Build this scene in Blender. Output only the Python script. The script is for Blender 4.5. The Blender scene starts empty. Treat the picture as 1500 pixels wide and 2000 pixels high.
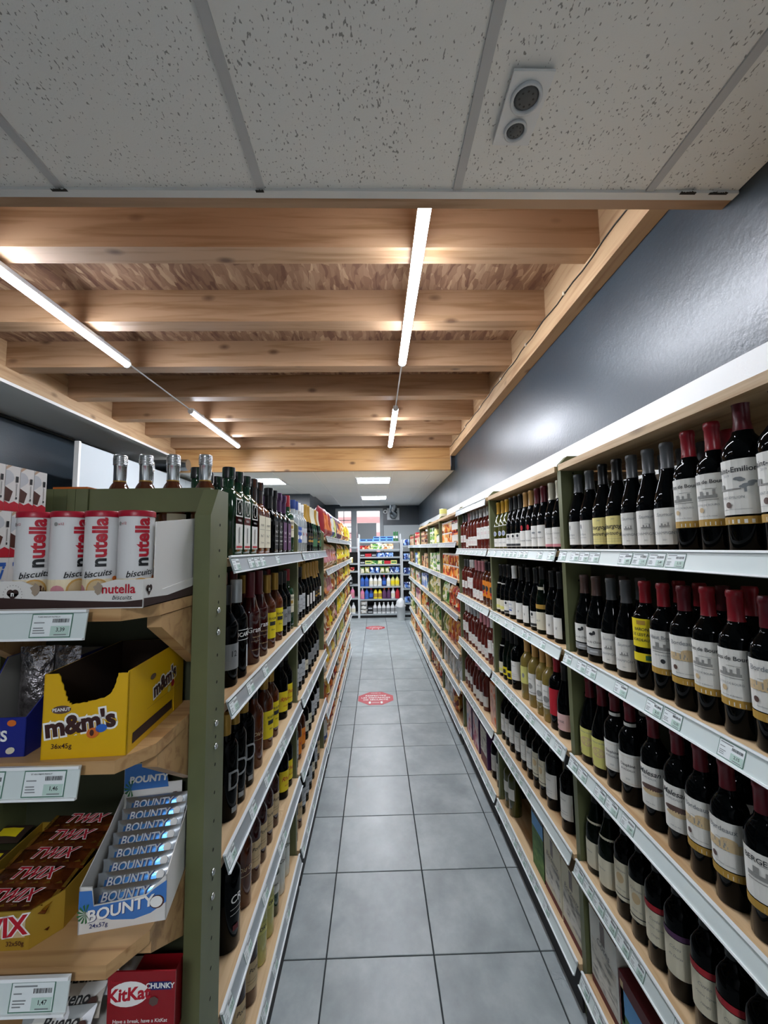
import bpy, math, random
from mathutils import Matrix, Vector
rnd = random.Random(7)
S = bpy.context.scene
COL = S.collection
PI = math.pi
def rad(d): return d*PI/180

# ---------------------------------------------------------------- camera
CAM_H = 1.7033
yaw, pitch, roll = .0221, .0876, -.0142
fw = Vector((math.sin(yaw)*math.cos(pitch), math.cos(yaw)*math.cos(pitch), math.sin(pitch)))
r0 = Vector((math.cos(yaw), -math.sin(yaw), 0)); u0 = r0.cross(fw)
rr = math.cos(roll)*r0 + math.sin(roll)*u0
uu = -math.sin(roll)*r0 + math.cos(roll)*u0
cd = bpy.data.cameras.new('camera'); cam = bpy.data.objects.new('camera', cd); COL.objects.link(cam)
cd.sensor_fit = 'HORIZONTAL'; cd.sensor_width = 36; cd.lens = 794/1500*36; cd.clip_start = .02
m = Matrix((rr, uu, -fw)).transposed().to_4x4(); m.translation = (0, 0, CAM_H); cam.matrix_world = m
S.camera = cam

# ---------------------------------------------------------------- world, exposure
W = bpy.data.worlds.new('world'); S.world = W; W.use_nodes = True
W.node_tree.nodes['Background'].inputs[0].default_value = (.85, .92, 1, 1)
W.node_tree.nodes['Background'].inputs[1].default_value = 1.6
S.view_settings.view_transform = 'Standard'; S.view_settings.look = 'None'
S.view_settings.gamma = 1; S.view_settings.use_curve_mapping = False
S.view_settings.exposure = 1.12
LED = 60.0          # strength of the battens
PANEL = 26.0         # strength of the square ceiling panels

# ---------------------------------------------------------------- materials
def lin(c):
    if isinstance(c, str):
        c = [int(c[i:i+2], 16)/255 for i in (0, 2, 4)]
    return tuple(x/12.92 if x <= .04045 else ((x+.055)/1.055)**2.4 for x in c[:3]) + (1,)
M = {}
def mat(name, c, rough=.5, metal=0, spec=.5, coat=0, trans=0, emit=0, ior=1.45):
    if name in M: return M[name]
    x = bpy.data.materials.new(name); x.use_nodes = True; M[name] = x
    b = x.node_tree.nodes['Principled BSDF']
    b.inputs['Base Color'].default_value = lin(c); b.inputs['Roughness'].default_value = rough
    b.inputs['Metallic'].default_value = metal; b.inputs['Specular IOR Level'].default_value = spec
    b.inputs['Coat Weight'].default_value = coat; b.inputs['Coat Roughness'].default_value = .05
    b.inputs['Transmission Weight'].default_value = trans; b.inputs['IOR'].default_value = ior
    if emit:
        b.inputs['Emission Color'].default_value = lin(c); b.inputs['Emission Strength'].default_value = emit
    return x
class N:
    """small node helper"""
    def __init__(s, x): s.t = x.node_tree; s.b = s.t.nodes['Principled BSDF']
    def n(s, typ, ins=None, **kw):
        d = s.t.nodes.new(typ)
        for k, v in kw.items(): setattr(d, k, v)
        for k, v in (ins or {}).items():
            if hasattr(v, 'is_output'): s.t.links.new(v, d.inputs[k])
            else: d.inputs[k].default_value = v
        return d
    def l(s, a, b): s.t.links.new(a, s.b.inputs[b])
    def coords(s, scale, rand=True, which='Object'):
        tc = s.n('ShaderNodeTexCoord'); v = tc.outputs[which]
        if rand:
            oi = s.n('ShaderNodeObjectInfo')
            mu = s.n('ShaderNodeMath', {0: oi.outputs['Random'], 1: 37.0}, operation='MULTIPLY')
            v = s.n('ShaderNodeVectorMath', {0: v, 1: mu.outputs[0]}, operation='ADD').outputs[0]
        return s.n('ShaderNodeMapping', {'Vector': v, 'Scale': scale}).outputs[0]
    def ramp(s, fac, stops, const=False):
        d = s.n('ShaderNodeValToRGB', {0: fac}); cr = d.color_ramp
        if const: cr.interpolation = 'CONSTANT'
        while len(cr.elements) < len(stops): cr.elements.new(.5)
        for e, (p, c) in zip(cr.elements, stops): e.position = p; e.color = lin(c)
        return d.outputs[0]
    def mix(s, fac, a, b, mode='MIX'):
        d = s.n('ShaderNodeMix', data_type='RGBA', blend_type=mode)
        for i, v in ((0, fac), (6, a), (7, b)):
            if hasattr(v, 'is_output'): s.t.links.new(v, d.inputs[i])
            else: d.inputs[i].default_value = v
        return d.outputs[2]
    def bump(s, h, strength, dist=.002):
        s.l(s.n('ShaderNodeBump', {'Height': h, 'Strength': strength, 'Distance': dist}).outputs[0], 'Normal')

def wood(name, axis, base, dark, rough=.5, knots=True, grain=1.0):
    x = mat(name, base, rough); n = N(x)
    sc = [14, 14, 14]; sc[axis] = .9
    v = n.coords(sc)
    nz = n.n('ShaderNodeTexNoise', {'Vector': v, 'Scale': 1.6*grain, 'Detail': 5, 'Distortion': .6})
    c = n.ramp(nz.outputs[0], [(.32, dark), (.52, base), (.75, base)])
    if knots:
        sk = [5, 5, 5]; sk[axis] = 2.6
        vo = n.n('ShaderNodeTexVoronoi', {'Vector': n.coords(sk), 'Scale': 1.0, 'Randomness': 1.0})
        k = n.n('ShaderNodeMapRange', {0: vo.outputs['Distance'], 1: .05, 2: .15, 3: .75, 4: 0}).outputs[0]
        c = n.mix(k, c, lin('4a2c1a'))
    n.l(c, 'Base Color'); n.bump(nz.outputs[0], .15)
    return x
def noisy(name, stops, scale, rough=.5, sc=(1, 1, 1), detail=4, bump=0, const=False, dist=0, metal=0, bdist=.002, coat=0):
    x = mat(name, stops[0][1], rough, metal, coat=coat); n = N(x)
    nz = n.n('ShaderNodeTexNoise', {'Vector': n.coords(sc), 'Scale': scale, 'Detail': detail, 'Distortion': dist})
    n.l(n.ramp(nz.outputs[0], stops, const), 'Base Color')
    if bump: n.bump(nz.outputs[0], bump, bdist)
    return x
def printed(name, cols, scale=22, rough=.35):
    """busy printed pack: blotches of flat print colours"""
    x = mat(name, cols[0], rough); n = N(x)
    vo = n.n('ShaderNodeTexVoronoi', {'Vector': n.coords((1, 1, .8)), 'Scale': scale})
    sep = n.n('ShaderNodeSeparateColor', {0: vo.outputs['Color']})
    k = len(cols)
    n.l(n.ramp(sep.outputs[0], [(i/k, c) for i, c in enumerate(cols)], True), 'Base Color')
    return x

wood('pine_x', 0, 'ad8b6c', '93704e'); wood('pine_y', 1, 'b99a76', 'a07d5a'); wood('beam_x', 0, 'b88e5c', '9f7040', .4)
wood('shelf_y', 1, 'cfb28a', 'b08c62', .45, grain=1.4); wood('shelf_x', 0, 'bd9768', '9c744a', .45, grain=1.4)
x = mat('osb', 'a5764c', .75); n = N(x)
oc = n.n('ShaderNodeTexCoord').outputs['Object']
def chips(sc, rot, amt):
    nz_ = n.n('ShaderNodeTexNoise', {'Vector': oc, 'Scale': 7.0, 'Detail': 2})
    ad = n.n('ShaderNodeVectorMath', {0: nz_.outputs['Color'], 1: (amt, amt, amt)}, operation='MULTIPLY')
    v_ = n.n('ShaderNodeVectorMath', {0: oc, 1: ad.outputs[0]}, operation='ADD').outputs[0]
    return n.n('ShaderNodeTexVoronoi', {'Vector': n.n('ShaderNodeMapping', {'Vector': v_, 'Scale': sc, 'Rotation': (0, 0, rot)}).outputs[0], 'Scale': 1.0})
vo = chips((36, 8, 9), .55, .04); vo2 = chips((30, 7, 9), -.35, .05)
sp = n.n('ShaderNodeSeparateColor', {0: vo.outputs['Color']}); sp2 = n.n('ShaderNodeSeparateColor', {0: vo2.outputs['Color']})
av = n.n('ShaderNodeMath', {0: sp.outputs[0], 1: sp2.outputs[0]}, operation='ADD'); av = n.n('ShaderNodeMath', {0: av.outputs[0], 1: .5}, operation='MULTIPLY')
n.l(n.ramp(av.outputs[0], [(.1, '6e4e3e'), (.4, '86664f'), (.65, '9a7a62'), (.92, 'b89c7e')]), 'Base Color')
x = mat('ceiling_tile', 'c9c8c2', .85); n = N(x)
nz = n.n('ShaderNodeTexNoise', {'Vector': n.coords((1, .55, 1)), 'Scale': 165, 'Detail': 1.5})
big = n.n('ShaderNodeTexNoise', {'Vector': n.coords((1, 1, 1)), 'Scale': 9, 'Detail': 2})
th = n.n('ShaderNodeMath', {0: big.outputs[0], 1: .16}, operation='MULTIPLY'); sm = n.n('ShaderNodeMath', {0: nz.outputs[0], 1: th.outputs[0]}, operation='ADD')
pit = n.n('ShaderNodeMapRange', {0: sm.outputs[0], 1: .728, 2: .765, 3: 0, 4: .8}).outputs[0]
n.l(n.mix(pit, lin('e6e5e0'), lin('77756f')), 'Base Color')
fz = n.n('ShaderNodeTexNoise', {'Vector': n.coords((1, 1, 1)), 'Scale': 260, 'Detail': 2}); n.bump(fz.outputs[0], .25)
mat('far_tile', 'd6d6d2', .85); mat('tbar', 'b9b9b8', .5); mat('white_trim', 'd9d9d6', .5)
x = mat('dark_wall', '39444e', .36, spec=.8); n = N(x)
nz = n.n('ShaderNodeTexNoise', {'Vector': n.coords((1, 1, 1), False), 'Scale': 1.3, 'Detail': 4})
n.l(n.ramp(nz.outputs[0], [(.3, '1f2b34'), (.7, '283640')]), 'Base Color')
n.l(n.n('ShaderNodeMapRange', {0: nz.outputs[0], 1: .3, 2: .7, 3: .3, 4: .4}).outputs[0], 'Roughness')
fz = n.n('ShaderNodeTexNoise', {'Vector': n.coords((1, 1, 1), False), 'Scale': 55, 'Detail': 3}); n.bump(fz.outputs[0], .22, .004)
mat('wainscot', 'dfe3e4', .45); mat('pale_wall', 'b9bfc0', .6)
x = mat('floor_tile', '8d9799', .4); n = N(x)
nz = n.n('ShaderNodeTexNoise', {'Vector': n.coords((1, .8, 1)), 'Scale': 5, 'Detail': 6, 'Roughness': .6})
oi = n.n('ShaderNodeObjectInfo')
c = n.ramp(nz.outputs[0], [(.3, '828a8b'), (.5, '969e9f'), (.7, 'aeb5b5')])
n.l(n.mix(.12, c, n.ramp(oi.outputs['Random'], [(0, '858f92'), (1, 'b4bcbd')])), 'Base Color')
n.l(n.n('ShaderNodeMapRange', {0: nz.outputs[0], 1: .3, 2: .7, 3: .28, 4: .42}).outputs[0], 'Roughness')
mat('grout', '2f3436', .9)
noisy('olive', [(.3, '5b6040'), (.7, '676c49')], 6, .42, bump=.05)
mat('olive_dark', '3c402c', .6); mat('kick', '2e2b2c', .7); mat('hole', '14150f', .9)
mat('zinc', 'b9bec2', .3, .9); mat('screw', 'd3d6d6', .25, 1)
mat('rail_white', 'd3dedc', .3, coat=.4); mat('rail_grey', 'aeb6ba', .3, .35); mat('rail_edge', 'eef2f2', .3)
mat('tag_green', '4f7a68', .5); mat('tag_white', 'e3eaea', .45); mat('tag_mint', 'b9d3c8', .45); mat('ink', '2a2d2f', .6); mat('ink_grey', '7d8284', .6)
mat('ink_soft', '8a8a86', .6)
mat('led', 'eef4ff', .4, emit=LED); mat('panel', 'f4f7ff', .4, emit=PANEL); mat('housing', 'c6cacd', .4)
mat('cable', '26241f', .6); mat('clip', 'd9d2c0', .5)
# glass and drinks
mat('glass_black', '040607', .03, spec=.5, ior=1.17); mat('glass_green', '07100a', .03, spec=.5, ior=1.18); mat('glass_olive', '3a3d12', .05, spec=.6)
mat('glass_rose', '6e2a22', .05, spec=.5, trans=.3); mat('glass_amber', '5a2a12', .05, spec=.6, trans=.25); mat('glass_white', 'b8a254', .05, spec=.6, trans=.5)
mat('glass_clear', 'c9d2d4', .05, spec=.6, trans=.6); mat('glass_red', '35100f', .05, spec=.6); mat('glass_jade', '12351f', .05, spec=.6)
mat('lemon_glass', 'b9b56a', .12, spec=.5); mat('white_glass', 'd7dbd4', .12)
for k, c in dict(red='8f1a26', wine='5c1520', black='151617', brown='5b4640', tan='c79a5a', yellow='c99a2a', cream='cfcbb6', grey='55585a', silver='b4b8ba', gold='b08a3c', white='e2e2de', blue='27407e', purple='4a2a52', green='2b5a3a', pink='c9878f', orange='c8561c').items():
    mat('cap_'+k, c, .32, .35 if k in ('silver', 'gold') else 0, .5)
for k, c in dict(white='dcdbd4', cream='d8d2ba', yellow='e2d489', lime='d3cf78', bright='e5d01e', gold='ad8838', red='b01c2a', pink='e0b9b4', black='16171a', grey='8c8f90', purple='553058', orange='d97f1e', green='3d6e4c', silver='b9bdc0', blue='3a5aa5', wine='5f1a24', tan='c8b087').items():
    mat('lab_'+k, c, .55)
for k, c in dict(white='f0f0ec', black='17181a', red='b3142a', brown='3a1d1a', navy='1d2a66', gold='b58c34', green='2f6a3c', blue='2d62b8', choc='4a2418', biscuit='c79a52', tan='b59a80', cream='e7d8b4', sky='5aa0dc', orange='cf6a22', pink='d77aa0').items():
    mat('p_'+k, c, .5)
mat('carton_white', 'd9d7d2', .6); mat('carton_brown', '33201c', .6); mat('carton_kraft', '9a8a78', .8); mat('carton_yellow', 'd9ab08', .4, coat=.2)
mat('carton_inside', '2e1e12', .85); mat('carton_navy', '1c2780', .4); mat('carton_grey', '8d8d88', .7); mat('carton_blue', '3f77bf', .4); mat('carton_red', '8e0f1c', .4)
noisy('foil_twix', [(.3, '4a2010'), (.6, '7a3f1c'), (.75, 'a8682e')], 28, .2, bump=.9, bdist=.006, metal=.6); noisy('foil_gold', [(.3, '9a7228'), (.7, 'd8ae50')], 40, .2, bump=.6, bdist=.005, metal=.8); mat('tray_gold', 'b39235', .3, .35); mat('foil_silver', 'b9c0c6', .22, .85); mat('foil_blue', '3d79b8', .25, .6)  # Twix foil's lightest gold is a shine highlight painted into its colour
mat('can_white', 'dadad9', .35); mat('lid_red', 'a3142c', .35); mat('steel', 'a9adb0', .32, 1); mat('steel_white', 'c9cdcf', .4)
mat('glass_pane', 'dfe8ea', .02, trans=1, ior=1.1); mat('frame_grey', '9aa1a4', .45); mat('board_grey', '8b9092', .5); mat('facade', 'c98f8a', .8); mat('facade_light', 'e3c9c2', .8)
mat('sticker', 'bb2331', .4); mat('plastic_white', 'dfe1e1', .35); mat('plastic_black', '1b1c1e', .4); mat('speaker_grey', '4c5052', .5); mat('dirt', '2a2620', .9)

# ---------------------------------------------------------------- mesh builder
_tc = {}
def T(s, size=1.0, bold=0.0, shear=0.0, spacing=1.0):
    k = (s, bold, shear, spacing)
    if k not in _tc:
        cu = bpy.data.curves.new('t', 'FONT'); cu.body = s; cu.size = 1; cu.offset = bold; cu.shear = shear
        cu.space_character = spacing; cu.align_x = 'CENTER'; cu.align_y = 'CENTER'; cu.resolution_u = 3; cu.fill_mode = 'FRONT'
        o = bpy.data.objects.new('t', cu); COL.objects.link(o)
        dg = bpy.context.evaluated_depsgraph_get(); e = o.evaluated_get(dg); me = e.to_mesh()
        _tc[k] = ([(v.co.x, v.co.y) for v in me.vertices], [tuple(p.vertices) for p in me.polygons])
        e.to_mesh_clear(); bpy.data.objects.remove(o); bpy.data.curves.remove(cu)
    v, f = _tc[k]
    return [(a*size, b*size) for a, b in v], f
class MB:
    def __init__(s): s.v = []; s.f = []; s.m = []; s.sm = []; s.mats = []
    def mi(s, name):
        if name not in s.mats: s.mats.append(name)
        return s.mats.index(name)
    def face(s, pts, mt, smooth=False):
        b = len(s.v); s.v += [tuple(p) for p in pts]; s.f.append(tuple(range(b, b+len(pts)))); s.m.append(s.mi(mt)); s.sm.append(smooth); return s
    def box(s, x0, x1, y0, y1, z0, z1, mt, **kw):
        b = len(s.v)
        s.v += [(x, y, z) for z in (z0, z1) for y in (y0, y1) for x in (x0, x1)]
        names = ('bottom', 'top', 'front', 'back', 'left', 'right')
        for nm, q in zip(names, ((0, 2, 3, 1), (4, 5, 7, 6), (0, 1, 5, 4), (2, 6, 7, 3), (0, 4, 6, 2), (1, 3, 7, 5))):
            s.f.append(tuple(b+i for i in q)); s.m.append(s.mi(kw.get(nm, mt))); s.sm.append(False)
        return s
    def prism(s, poly, a0, a1, mt, axis='y', side=None):
        """poly: 2d outline (ccw seen along -axis), extruded along axis from a0 to a1"""
        P = {'y': lambda p, a: (p[0], a, p[1]), 'x': lambda p, a: (a, p[0], p[1]), 'z': lambda p, a: (p[0], p[1], a)}[axis]
        k = len(poly); b = len(s.v)
        s.v += [P(p, a0) for p in poly] + [P(p, a1) for p in poly]
        s.f += [tuple(b+i for i in range(k)), tuple(b+k+i for i in reversed(range(k)))]; s.m += [s.mi(mt)]*2; s.sm += [False]*2
        for i in range(k):
            j = (i+1) % k; s.f.append((b+i, b+k+i, b+k+j, b+j)); s.m.append(s.mi(side or mt)); s.sm.append(False)
        return s
    def lathe(s, prof, mt, seg=20, sx=1, sy=1, cx=0, cy=0, mats=None):
        b = len(s.v); k = len(prof)
        for r, z in prof:
            for i in range(seg):
                a = 2*PI*i/seg; s.v.append((cx+sx*r*math.cos(a), cy+sy*r*math.sin(a), z))
        for j in range(k-1):
            for i in range(seg):
                i2 = (i+1) % seg
                s.f.append((b+j*seg+i, b+j*seg+i2, b+(j+1)*seg+i2, b+(j+1)*seg+i)); s.m.append(s.mi(mats[j] if mats else mt)); s.sm.append(True)
        for j, rev in ((0, True), (k-1, False)):
            if prof[j][0] > 1e-5:
                q = [b+j*seg+i for i in range(seg)]
                s.f.append(tuple(reversed(q)) if rev else tuple(q)); s.m.append(s.mi(mt if not mats else mats[0 if rev else -1])); s.sm.append(False)
        return s
    def loft(s, secs, mt, seg=20, mats=None):
        """secs: (z, half x, half y, squareness power)"""
        b = len(s.v); k = len(secs)
        for z, hx, hy, p in secs:
            for i in range(seg):
                a = 2*PI*(i+.5)/seg; c, d = math.cos(a), math.sin(a)
                s.v.append((hx*math.copysign(abs(c)**(2/p), c), hy*math.copysign(abs(d)**(2/p), d), z))
        for j in range(k-1):
            for i in range(seg):
                i2 = (i+1) % seg; s.f.append((b+j*seg+i, b+j*seg+i2, b+(j+1)*seg+i2, b+(j+1)*seg+i)); s.m.append(s.mi(mats[j] if mats else mt)); s.sm.append(True)
        for j, rev in ((0, True), (k-1, False)):
            q = [b+j*seg+i for i in range(seg)]; s.f.append(tuple(reversed(q)) if rev else tuple(q)); s.m.append(s.mi(mats[0 if rev else -1] if mats else mt)); s.sm.append(False)
        return s
    def tube(s, pts, r, mt, seg=8):
        b = len(s.v); pts = [Vector(p) for p in pts]
        for i, p in enumerate(pts):
            d = (pts[min(i+1, len(pts)-1)]-pts[max(i-1, 0)]).normalized()
            a = d.cross(Vector((0, 0, 1)) if abs(d.z) < .9 else Vector((1, 0, 0))).normalized(); c = d.cross(a)
            for k in range(seg):
                t = 2*PI*k/seg; s.v.append(tuple(p+a*r*math.cos(t)+c*r*math.sin(t)))
        for i in range(len(pts)-1):
            for k in range(seg):
                k2 = (k+1) % seg; s.f.append((b+i*seg+k, b+i*seg+k2, b+(i+1)*seg+k2, b+(i+1)*seg+k)); s.m.append(s.mi(mt)); s.sm.append(True)
        s.f.append(tuple(b+k for k in range(seg))); s.f.append(tuple(b+(len(pts)-1)*seg+k for k in reversed(range(seg)))); s.m += [s.mi(mt)]*2; s.sm += [False]*2
        return s
    def flat(s, verts, faces, fn, mt, smooth=False):
        b = len(s.v); s.v += [fn(*p) for p in verts]
        for q in faces: s.f.append(tuple(b+i for i in q)); s.m.append(s.mi(mt)); s.sm.append(smooth)
        return s
    def fine(s, verts, faces, fn, mt):
        L = getattr(fn, 'maxlen', None)
        if not L: return s.flat(verts, faces, fn, mt)
        vs = list(verts); todo = []; out = []
        for q in faces: todo += [(q[0], q[i], q[i+1]) for i in range(1, len(q)-1)]
        mid = {}
        while todo:
            t = todo.pop(); e = [(abs(vs[t[i]][0]-vs[t[(i+1) % 3]][0]), i) for i in range(3)]; d, i = max(e)
            if d <= L: out.append(t); continue
            a, b, c = t[i], t[(i+1) % 3], t[(i+2) % 3]; k = (min(a, b), max(a, b))
            if k not in mid: mid[k] = len(vs); vs.append(((vs[a][0]+vs[b][0])/2, (vs[a][1]+vs[b][1])/2))
            todo += [(a, mid[k], c), (mid[k], b, c)]
        return s.flat(vs, out, fn, mt)
    def text(s, t, size, u, v, fn, mt, bold=0, shear=0, rot=0, sx=1, spacing=1.0):
        vs, fs = T(t, size, bold, shear, spacing); c, d = math.cos(rot), math.sin(rot)
        return s.fine([(u+(a*sx*c-b*d), v+(a*sx*d+b*c)) for a, b in vs], fs, fn, mt)
    def rect(s, u0, u1, v0, v1, fn, mt, n=1):
        for i in range(n):
            a, b = u0+(u1-u0)*i/n, u0+(u1-u0)*(i+1)/n
            s.face([fn(a, v0), fn(b, v0), fn(b, v1), fn(a, v1)], mt)
        return s
    def disc(s, u, v, ru, rv, fn, mt, k=14, rot=0):
        c, d = math.cos(rot), math.sin(rot); P = [(ru*math.cos(2*PI*i/k), rv*math.sin(2*PI*i/k)) for i in range(k)]
        P = [(u+a*c-b*d, v+a*d+b*c) for a, b in P]
        if hasattr(fn, 'maxlen'): return s.fine([(u, v)]+P, [(0, i+1, (i+1) % k+1) for i in range(k)], fn, mt)
        return s.face([fn(*p) for p in P], mt)
    def mesh(s, name, sharp=None):
        me = bpy.data.meshes.new(name); me.from_pydata(s.v, [], s.f)
        for k in s.mats: me.materials.append(M[k])
        me.polygons.foreach_set('material_index', s.m); me.polygons.foreach_set('use_smooth', s.sm)
        if sharp: me.set_sharp_from_angle(angle=rad(sharp))
        me.update(); return me
def front(y=0.0, eps=.0008): return lambda u, v: (u, y-eps, v)
def curve(r):
    f = lambda u, v: (r*math.sin(u/r), -r*math.cos(u/r), v)
    f.maxlen = .0075; return f

def obj(name, me, parent=None, loc=(0, 0, 0), rz=0, label=None):
    if isinstance(me, MB): me = me.mesh(name)
    o = bpy.data.objects.new(name, me); COL.objects.link(o); o.location = loc; o.rotation_euler = (0, 0, rz)
    if parent: o.parent = parent
    if label: o['label'] = label
    return o
def tag(o, label, cat, group=None):
    o['label'] = label; o['category'] = cat
    if group: o['group'] = group
    return o
def thing(name, label, cat, loc=(0, 0, 0), rz=0, group=None):
    o = bpy.data.objects.new(name, None); COL.objects.link(o); o.location = loc; o.rotation_euler = (0, 0, rz); o.empty_display_size = .05
    return tag(o, label, cat, group)
def struct(name, me, label=None):
    o = obj(name, me); o['kind'] = 'structure'
    if label: o['label'] = label
    return o
def B(x0, x1, y0, y1, z0, z1, mt, **kw): return MB().box(x0, x1, y0, y1, z0, z1, mt, **kw)

# ================================================================ THE ROOM
XW, XL, YB, ZC = 1.19, -3.62, 11.0, 2.835
def st(name, me, label, cat): o = struct(name, me, label); o['category'] = cat; return o
floor = st('floor', B(XL, XW+.06, -3, YB+.1, -.05, -.004, 'grout'), 'grey concrete-look floor tiles with dark grout joints', 'floor')
tm = MB(); tm.prism([(.003, .003), (.447, .003), (.447, .447), (.003, .447)], -.02, -.0012, 'floor_tile', 'z'); tm.f[0:2] = [tuple(reversed(tm.f[0])), tuple(reversed(tm.f[1]))]
tm.face([(.0045, .0045, 0), (.4455, .0045, 0), (.4455, .4455, 0), (.0045, .4455, 0)], 'floor_tile')
for a, b in (((.003, .003), (.447, .003)), ((.447, .003), (.447, .447)), ((.447, .447), (.003, .447)), ((.003, .447), (.003, .003))):
    q = lambda p: (.225+(p[0]-.225)*.99325, .225+(p[1]-.225)*.99325, 0)
    tm.face([(a[0], a[1], -.0012), (b[0], b[1], -.0012), q(b), q(a)], 'floor_tile')
tm = tm.mesh('floor_tile')
for i in range(-6, 20):
    for k in range(-7, 3):
        obj('tile', tm, floor, (-.226+.45*k, 1.857+.45*i, 0))

wr = st('wall_right', B(XW, XW+.06, -3, YB+.06, 0, 3.5, 'dark_wall'), 'long dark blue-grey painted wall above the wine shelves', 'wall')
obj('white_panel', B(XW-.012, XW, -3, YB, 0, 2.30, 'wainscot'), wr, label='white lower wall panel')
wx0, wx1, wz0, wz1 = -1.075, .217, .9, 2.776
wb = MB()
for a, b, c, d in ((-1.36, wx0, 0, 3.2), (wx1, XW, 0, 3.2), (wx0, wx1, wz1, 3.2), (wx0, wx1, 0, wz0)): wb.box(a, b, YB, YB+.1, c, d, 'dark_wall')
wb = st('wall_back', wb, 'dark end wall behind the household goods shelves', 'wall')
obj('white_panel', B(wx1+.01, XW-.012, YB-.01, YB, 0, 2.31, 'pale_wall'), wb, label='pale grey lower wall panel')
st('wall_side', MB().box(XL, -1.35, 8.4, 8.46, 0, 3.2, 'dark_wall').box(-1.41, -1.35, 8.46, YB+.1, 0, 3.2, 'dark_wall'), 'dark wall corner that narrows the far end of the shop', 'wall')
st('wall_left', B(XL-.06, XL, -3, 8.46, 0, 3.5, 'dark_wall'), 'dark blue-grey painted wall beyond the snack gondola', 'wall')
st('wall_front', B(XL, XW, -3.06, -3, 0, 3.2, 'wainscot'), 'white wall at the entrance end of the shop', 'wall')

# near dropped ceiling
ce = st('ceiling', B(XL, XW, -3, 1.2, 2.87, 2.9, 'white_trim'), 'dropped ceiling of pitted mineral tiles', 'ceiling')
bx = [-.97+.622*k for k in range(-4, 4)]
for j in range(4):
    y1 = 1.2-1.2*j; y0 = max(y1-1.2, -2.99)
    e = [XL+.001]+bx+[XW-.001]
    for a, b in zip(e, e[1:]):
        w, l = b-a, y1-y0
        obj('ceiling_tile', B(0, w-.002, 0, l-.002, 0, .02, 'ceiling_tile'), ce, (a+.001, y0+.001, ZC+.004))
    obj('t_bar', B(XL, XW, y0-.012, y0+.012, ZC, ZC+.004, 'tbar'), ce)
for a in bx: obj('t_bar', B(a-.013, a+.013, -2.99, 1.2, ZC-.002, ZC+.004, 'tbar'), ce)
obj('edge_trim', MB().box(XL, XW, 1.195, 1.222, ZC-.006, ZC+.03, 'white_trim'), ce)
dm = MB()
for a, w in ((-.97, .05), (-.35, .025), (1.02, .05), (1.12, .06)):
    k = 7; P = [(a+w*(i/k-.5)+rnd.uniform(-.003, .003), 1.197-.003*rnd.random()) for i in range(k+1)]
    for i in range(k): dm.face([(P[i][0], P[i][1]-.004-.006*rnd.random(), ZC-.0075), (P[i+1][0], P[i+1][1]-.005, ZC-.0075), (P[i+1][0], 1.2, ZC-.0075), (P[i][0], 1.2, ZC-.0075)], 'dirt')
obj('dirt_streak', dm, ce, label='black dirt along the tile edge')

# exposed timber ceiling
oz, jz = 3.38, 3.166
cw = st('ceiling', B(-2.97, XW, 1.222, 5.96, oz, oz+.03, 'osb'), 'open timber ceiling of pine joists under strand board', 'ceiling')
obj('edge_beam', B(-2.91, XW, 1.224, 1.262, ZC-.004, oz, 'pine_x'), cw)
jm = B(-1.98, 2.06, 0, .115, jz, oz, 'pine_x').mesh('joist')
for k in range(7): obj('joist', jm, cw, (-.93, 1.866+.65*k, 0))
obj('rim_board', B(1.13, XW, 1.262, 5.9, jz, oz, 'pine_y'), cw); obj('ledger', B(1.112, XW, 1.262, 5.87, 3.035, jz, 'pine_y'), cw)
obj('rim_board', B(-2.97, -2.91, 1.262, 5.96, 3.17, oz, 'pine_y'), cw); obj('ledger', B(-2.97, -2.895, 1.262, 5.9, 3.06, 3.17, 'pine_y'), cw)
obj('white_strip', B(-2.975, -2.885, 1.23, 5.9, 3.032, 3.058, 'white_trim'), cw)
for a, b in ((ZC, 3.002), (3.004, jz-.002)): obj('cross_beam', B(-2.97, 1.12, 5.885, 5.955, a, b, 'beam_x'), cw)
obj('cross_beam', B(-2.97, XW, 5.885, 5.955, jz, oz, 'beam_x'), cw); obj('gap_dark', B(1.135, XW, 5.91, 5.955, ZC, jz, 'plastic_black'), cw)  # black block paints the dark gap between beam end and wall
obj('soffit', B(XL, -2.97, 1.2, 8.4, 3.06, 3.09, 'white_trim'), cw)
pts = [(1.108, 1.3+.1*i, 3.15+.006*math.sin(i*1.7)+.004*math.sin(i*.6)) for i in range(46)]
tag(obj('cable', MB().tube(pts, .004, 'cable', 6)), 'thin black cable clipped along the right wooden ledger', 'cable')
for i in (3, 9, 15, 21, 28, 35): obj('cable_clip', B(1.100, 1.112, 1.3+.1*i, 1.312+.1*i, 3.142, 3.162, 'clip'), bpy.data.objects['cable'])
tag(obj('conduit', MB().tube([(XL+.03, 1.25, 3.03), (XL+.03, 8.3, 3.03)], .014, 'cable', 8)), 'dark pipe along the top of the left wall', 'pipe')

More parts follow.
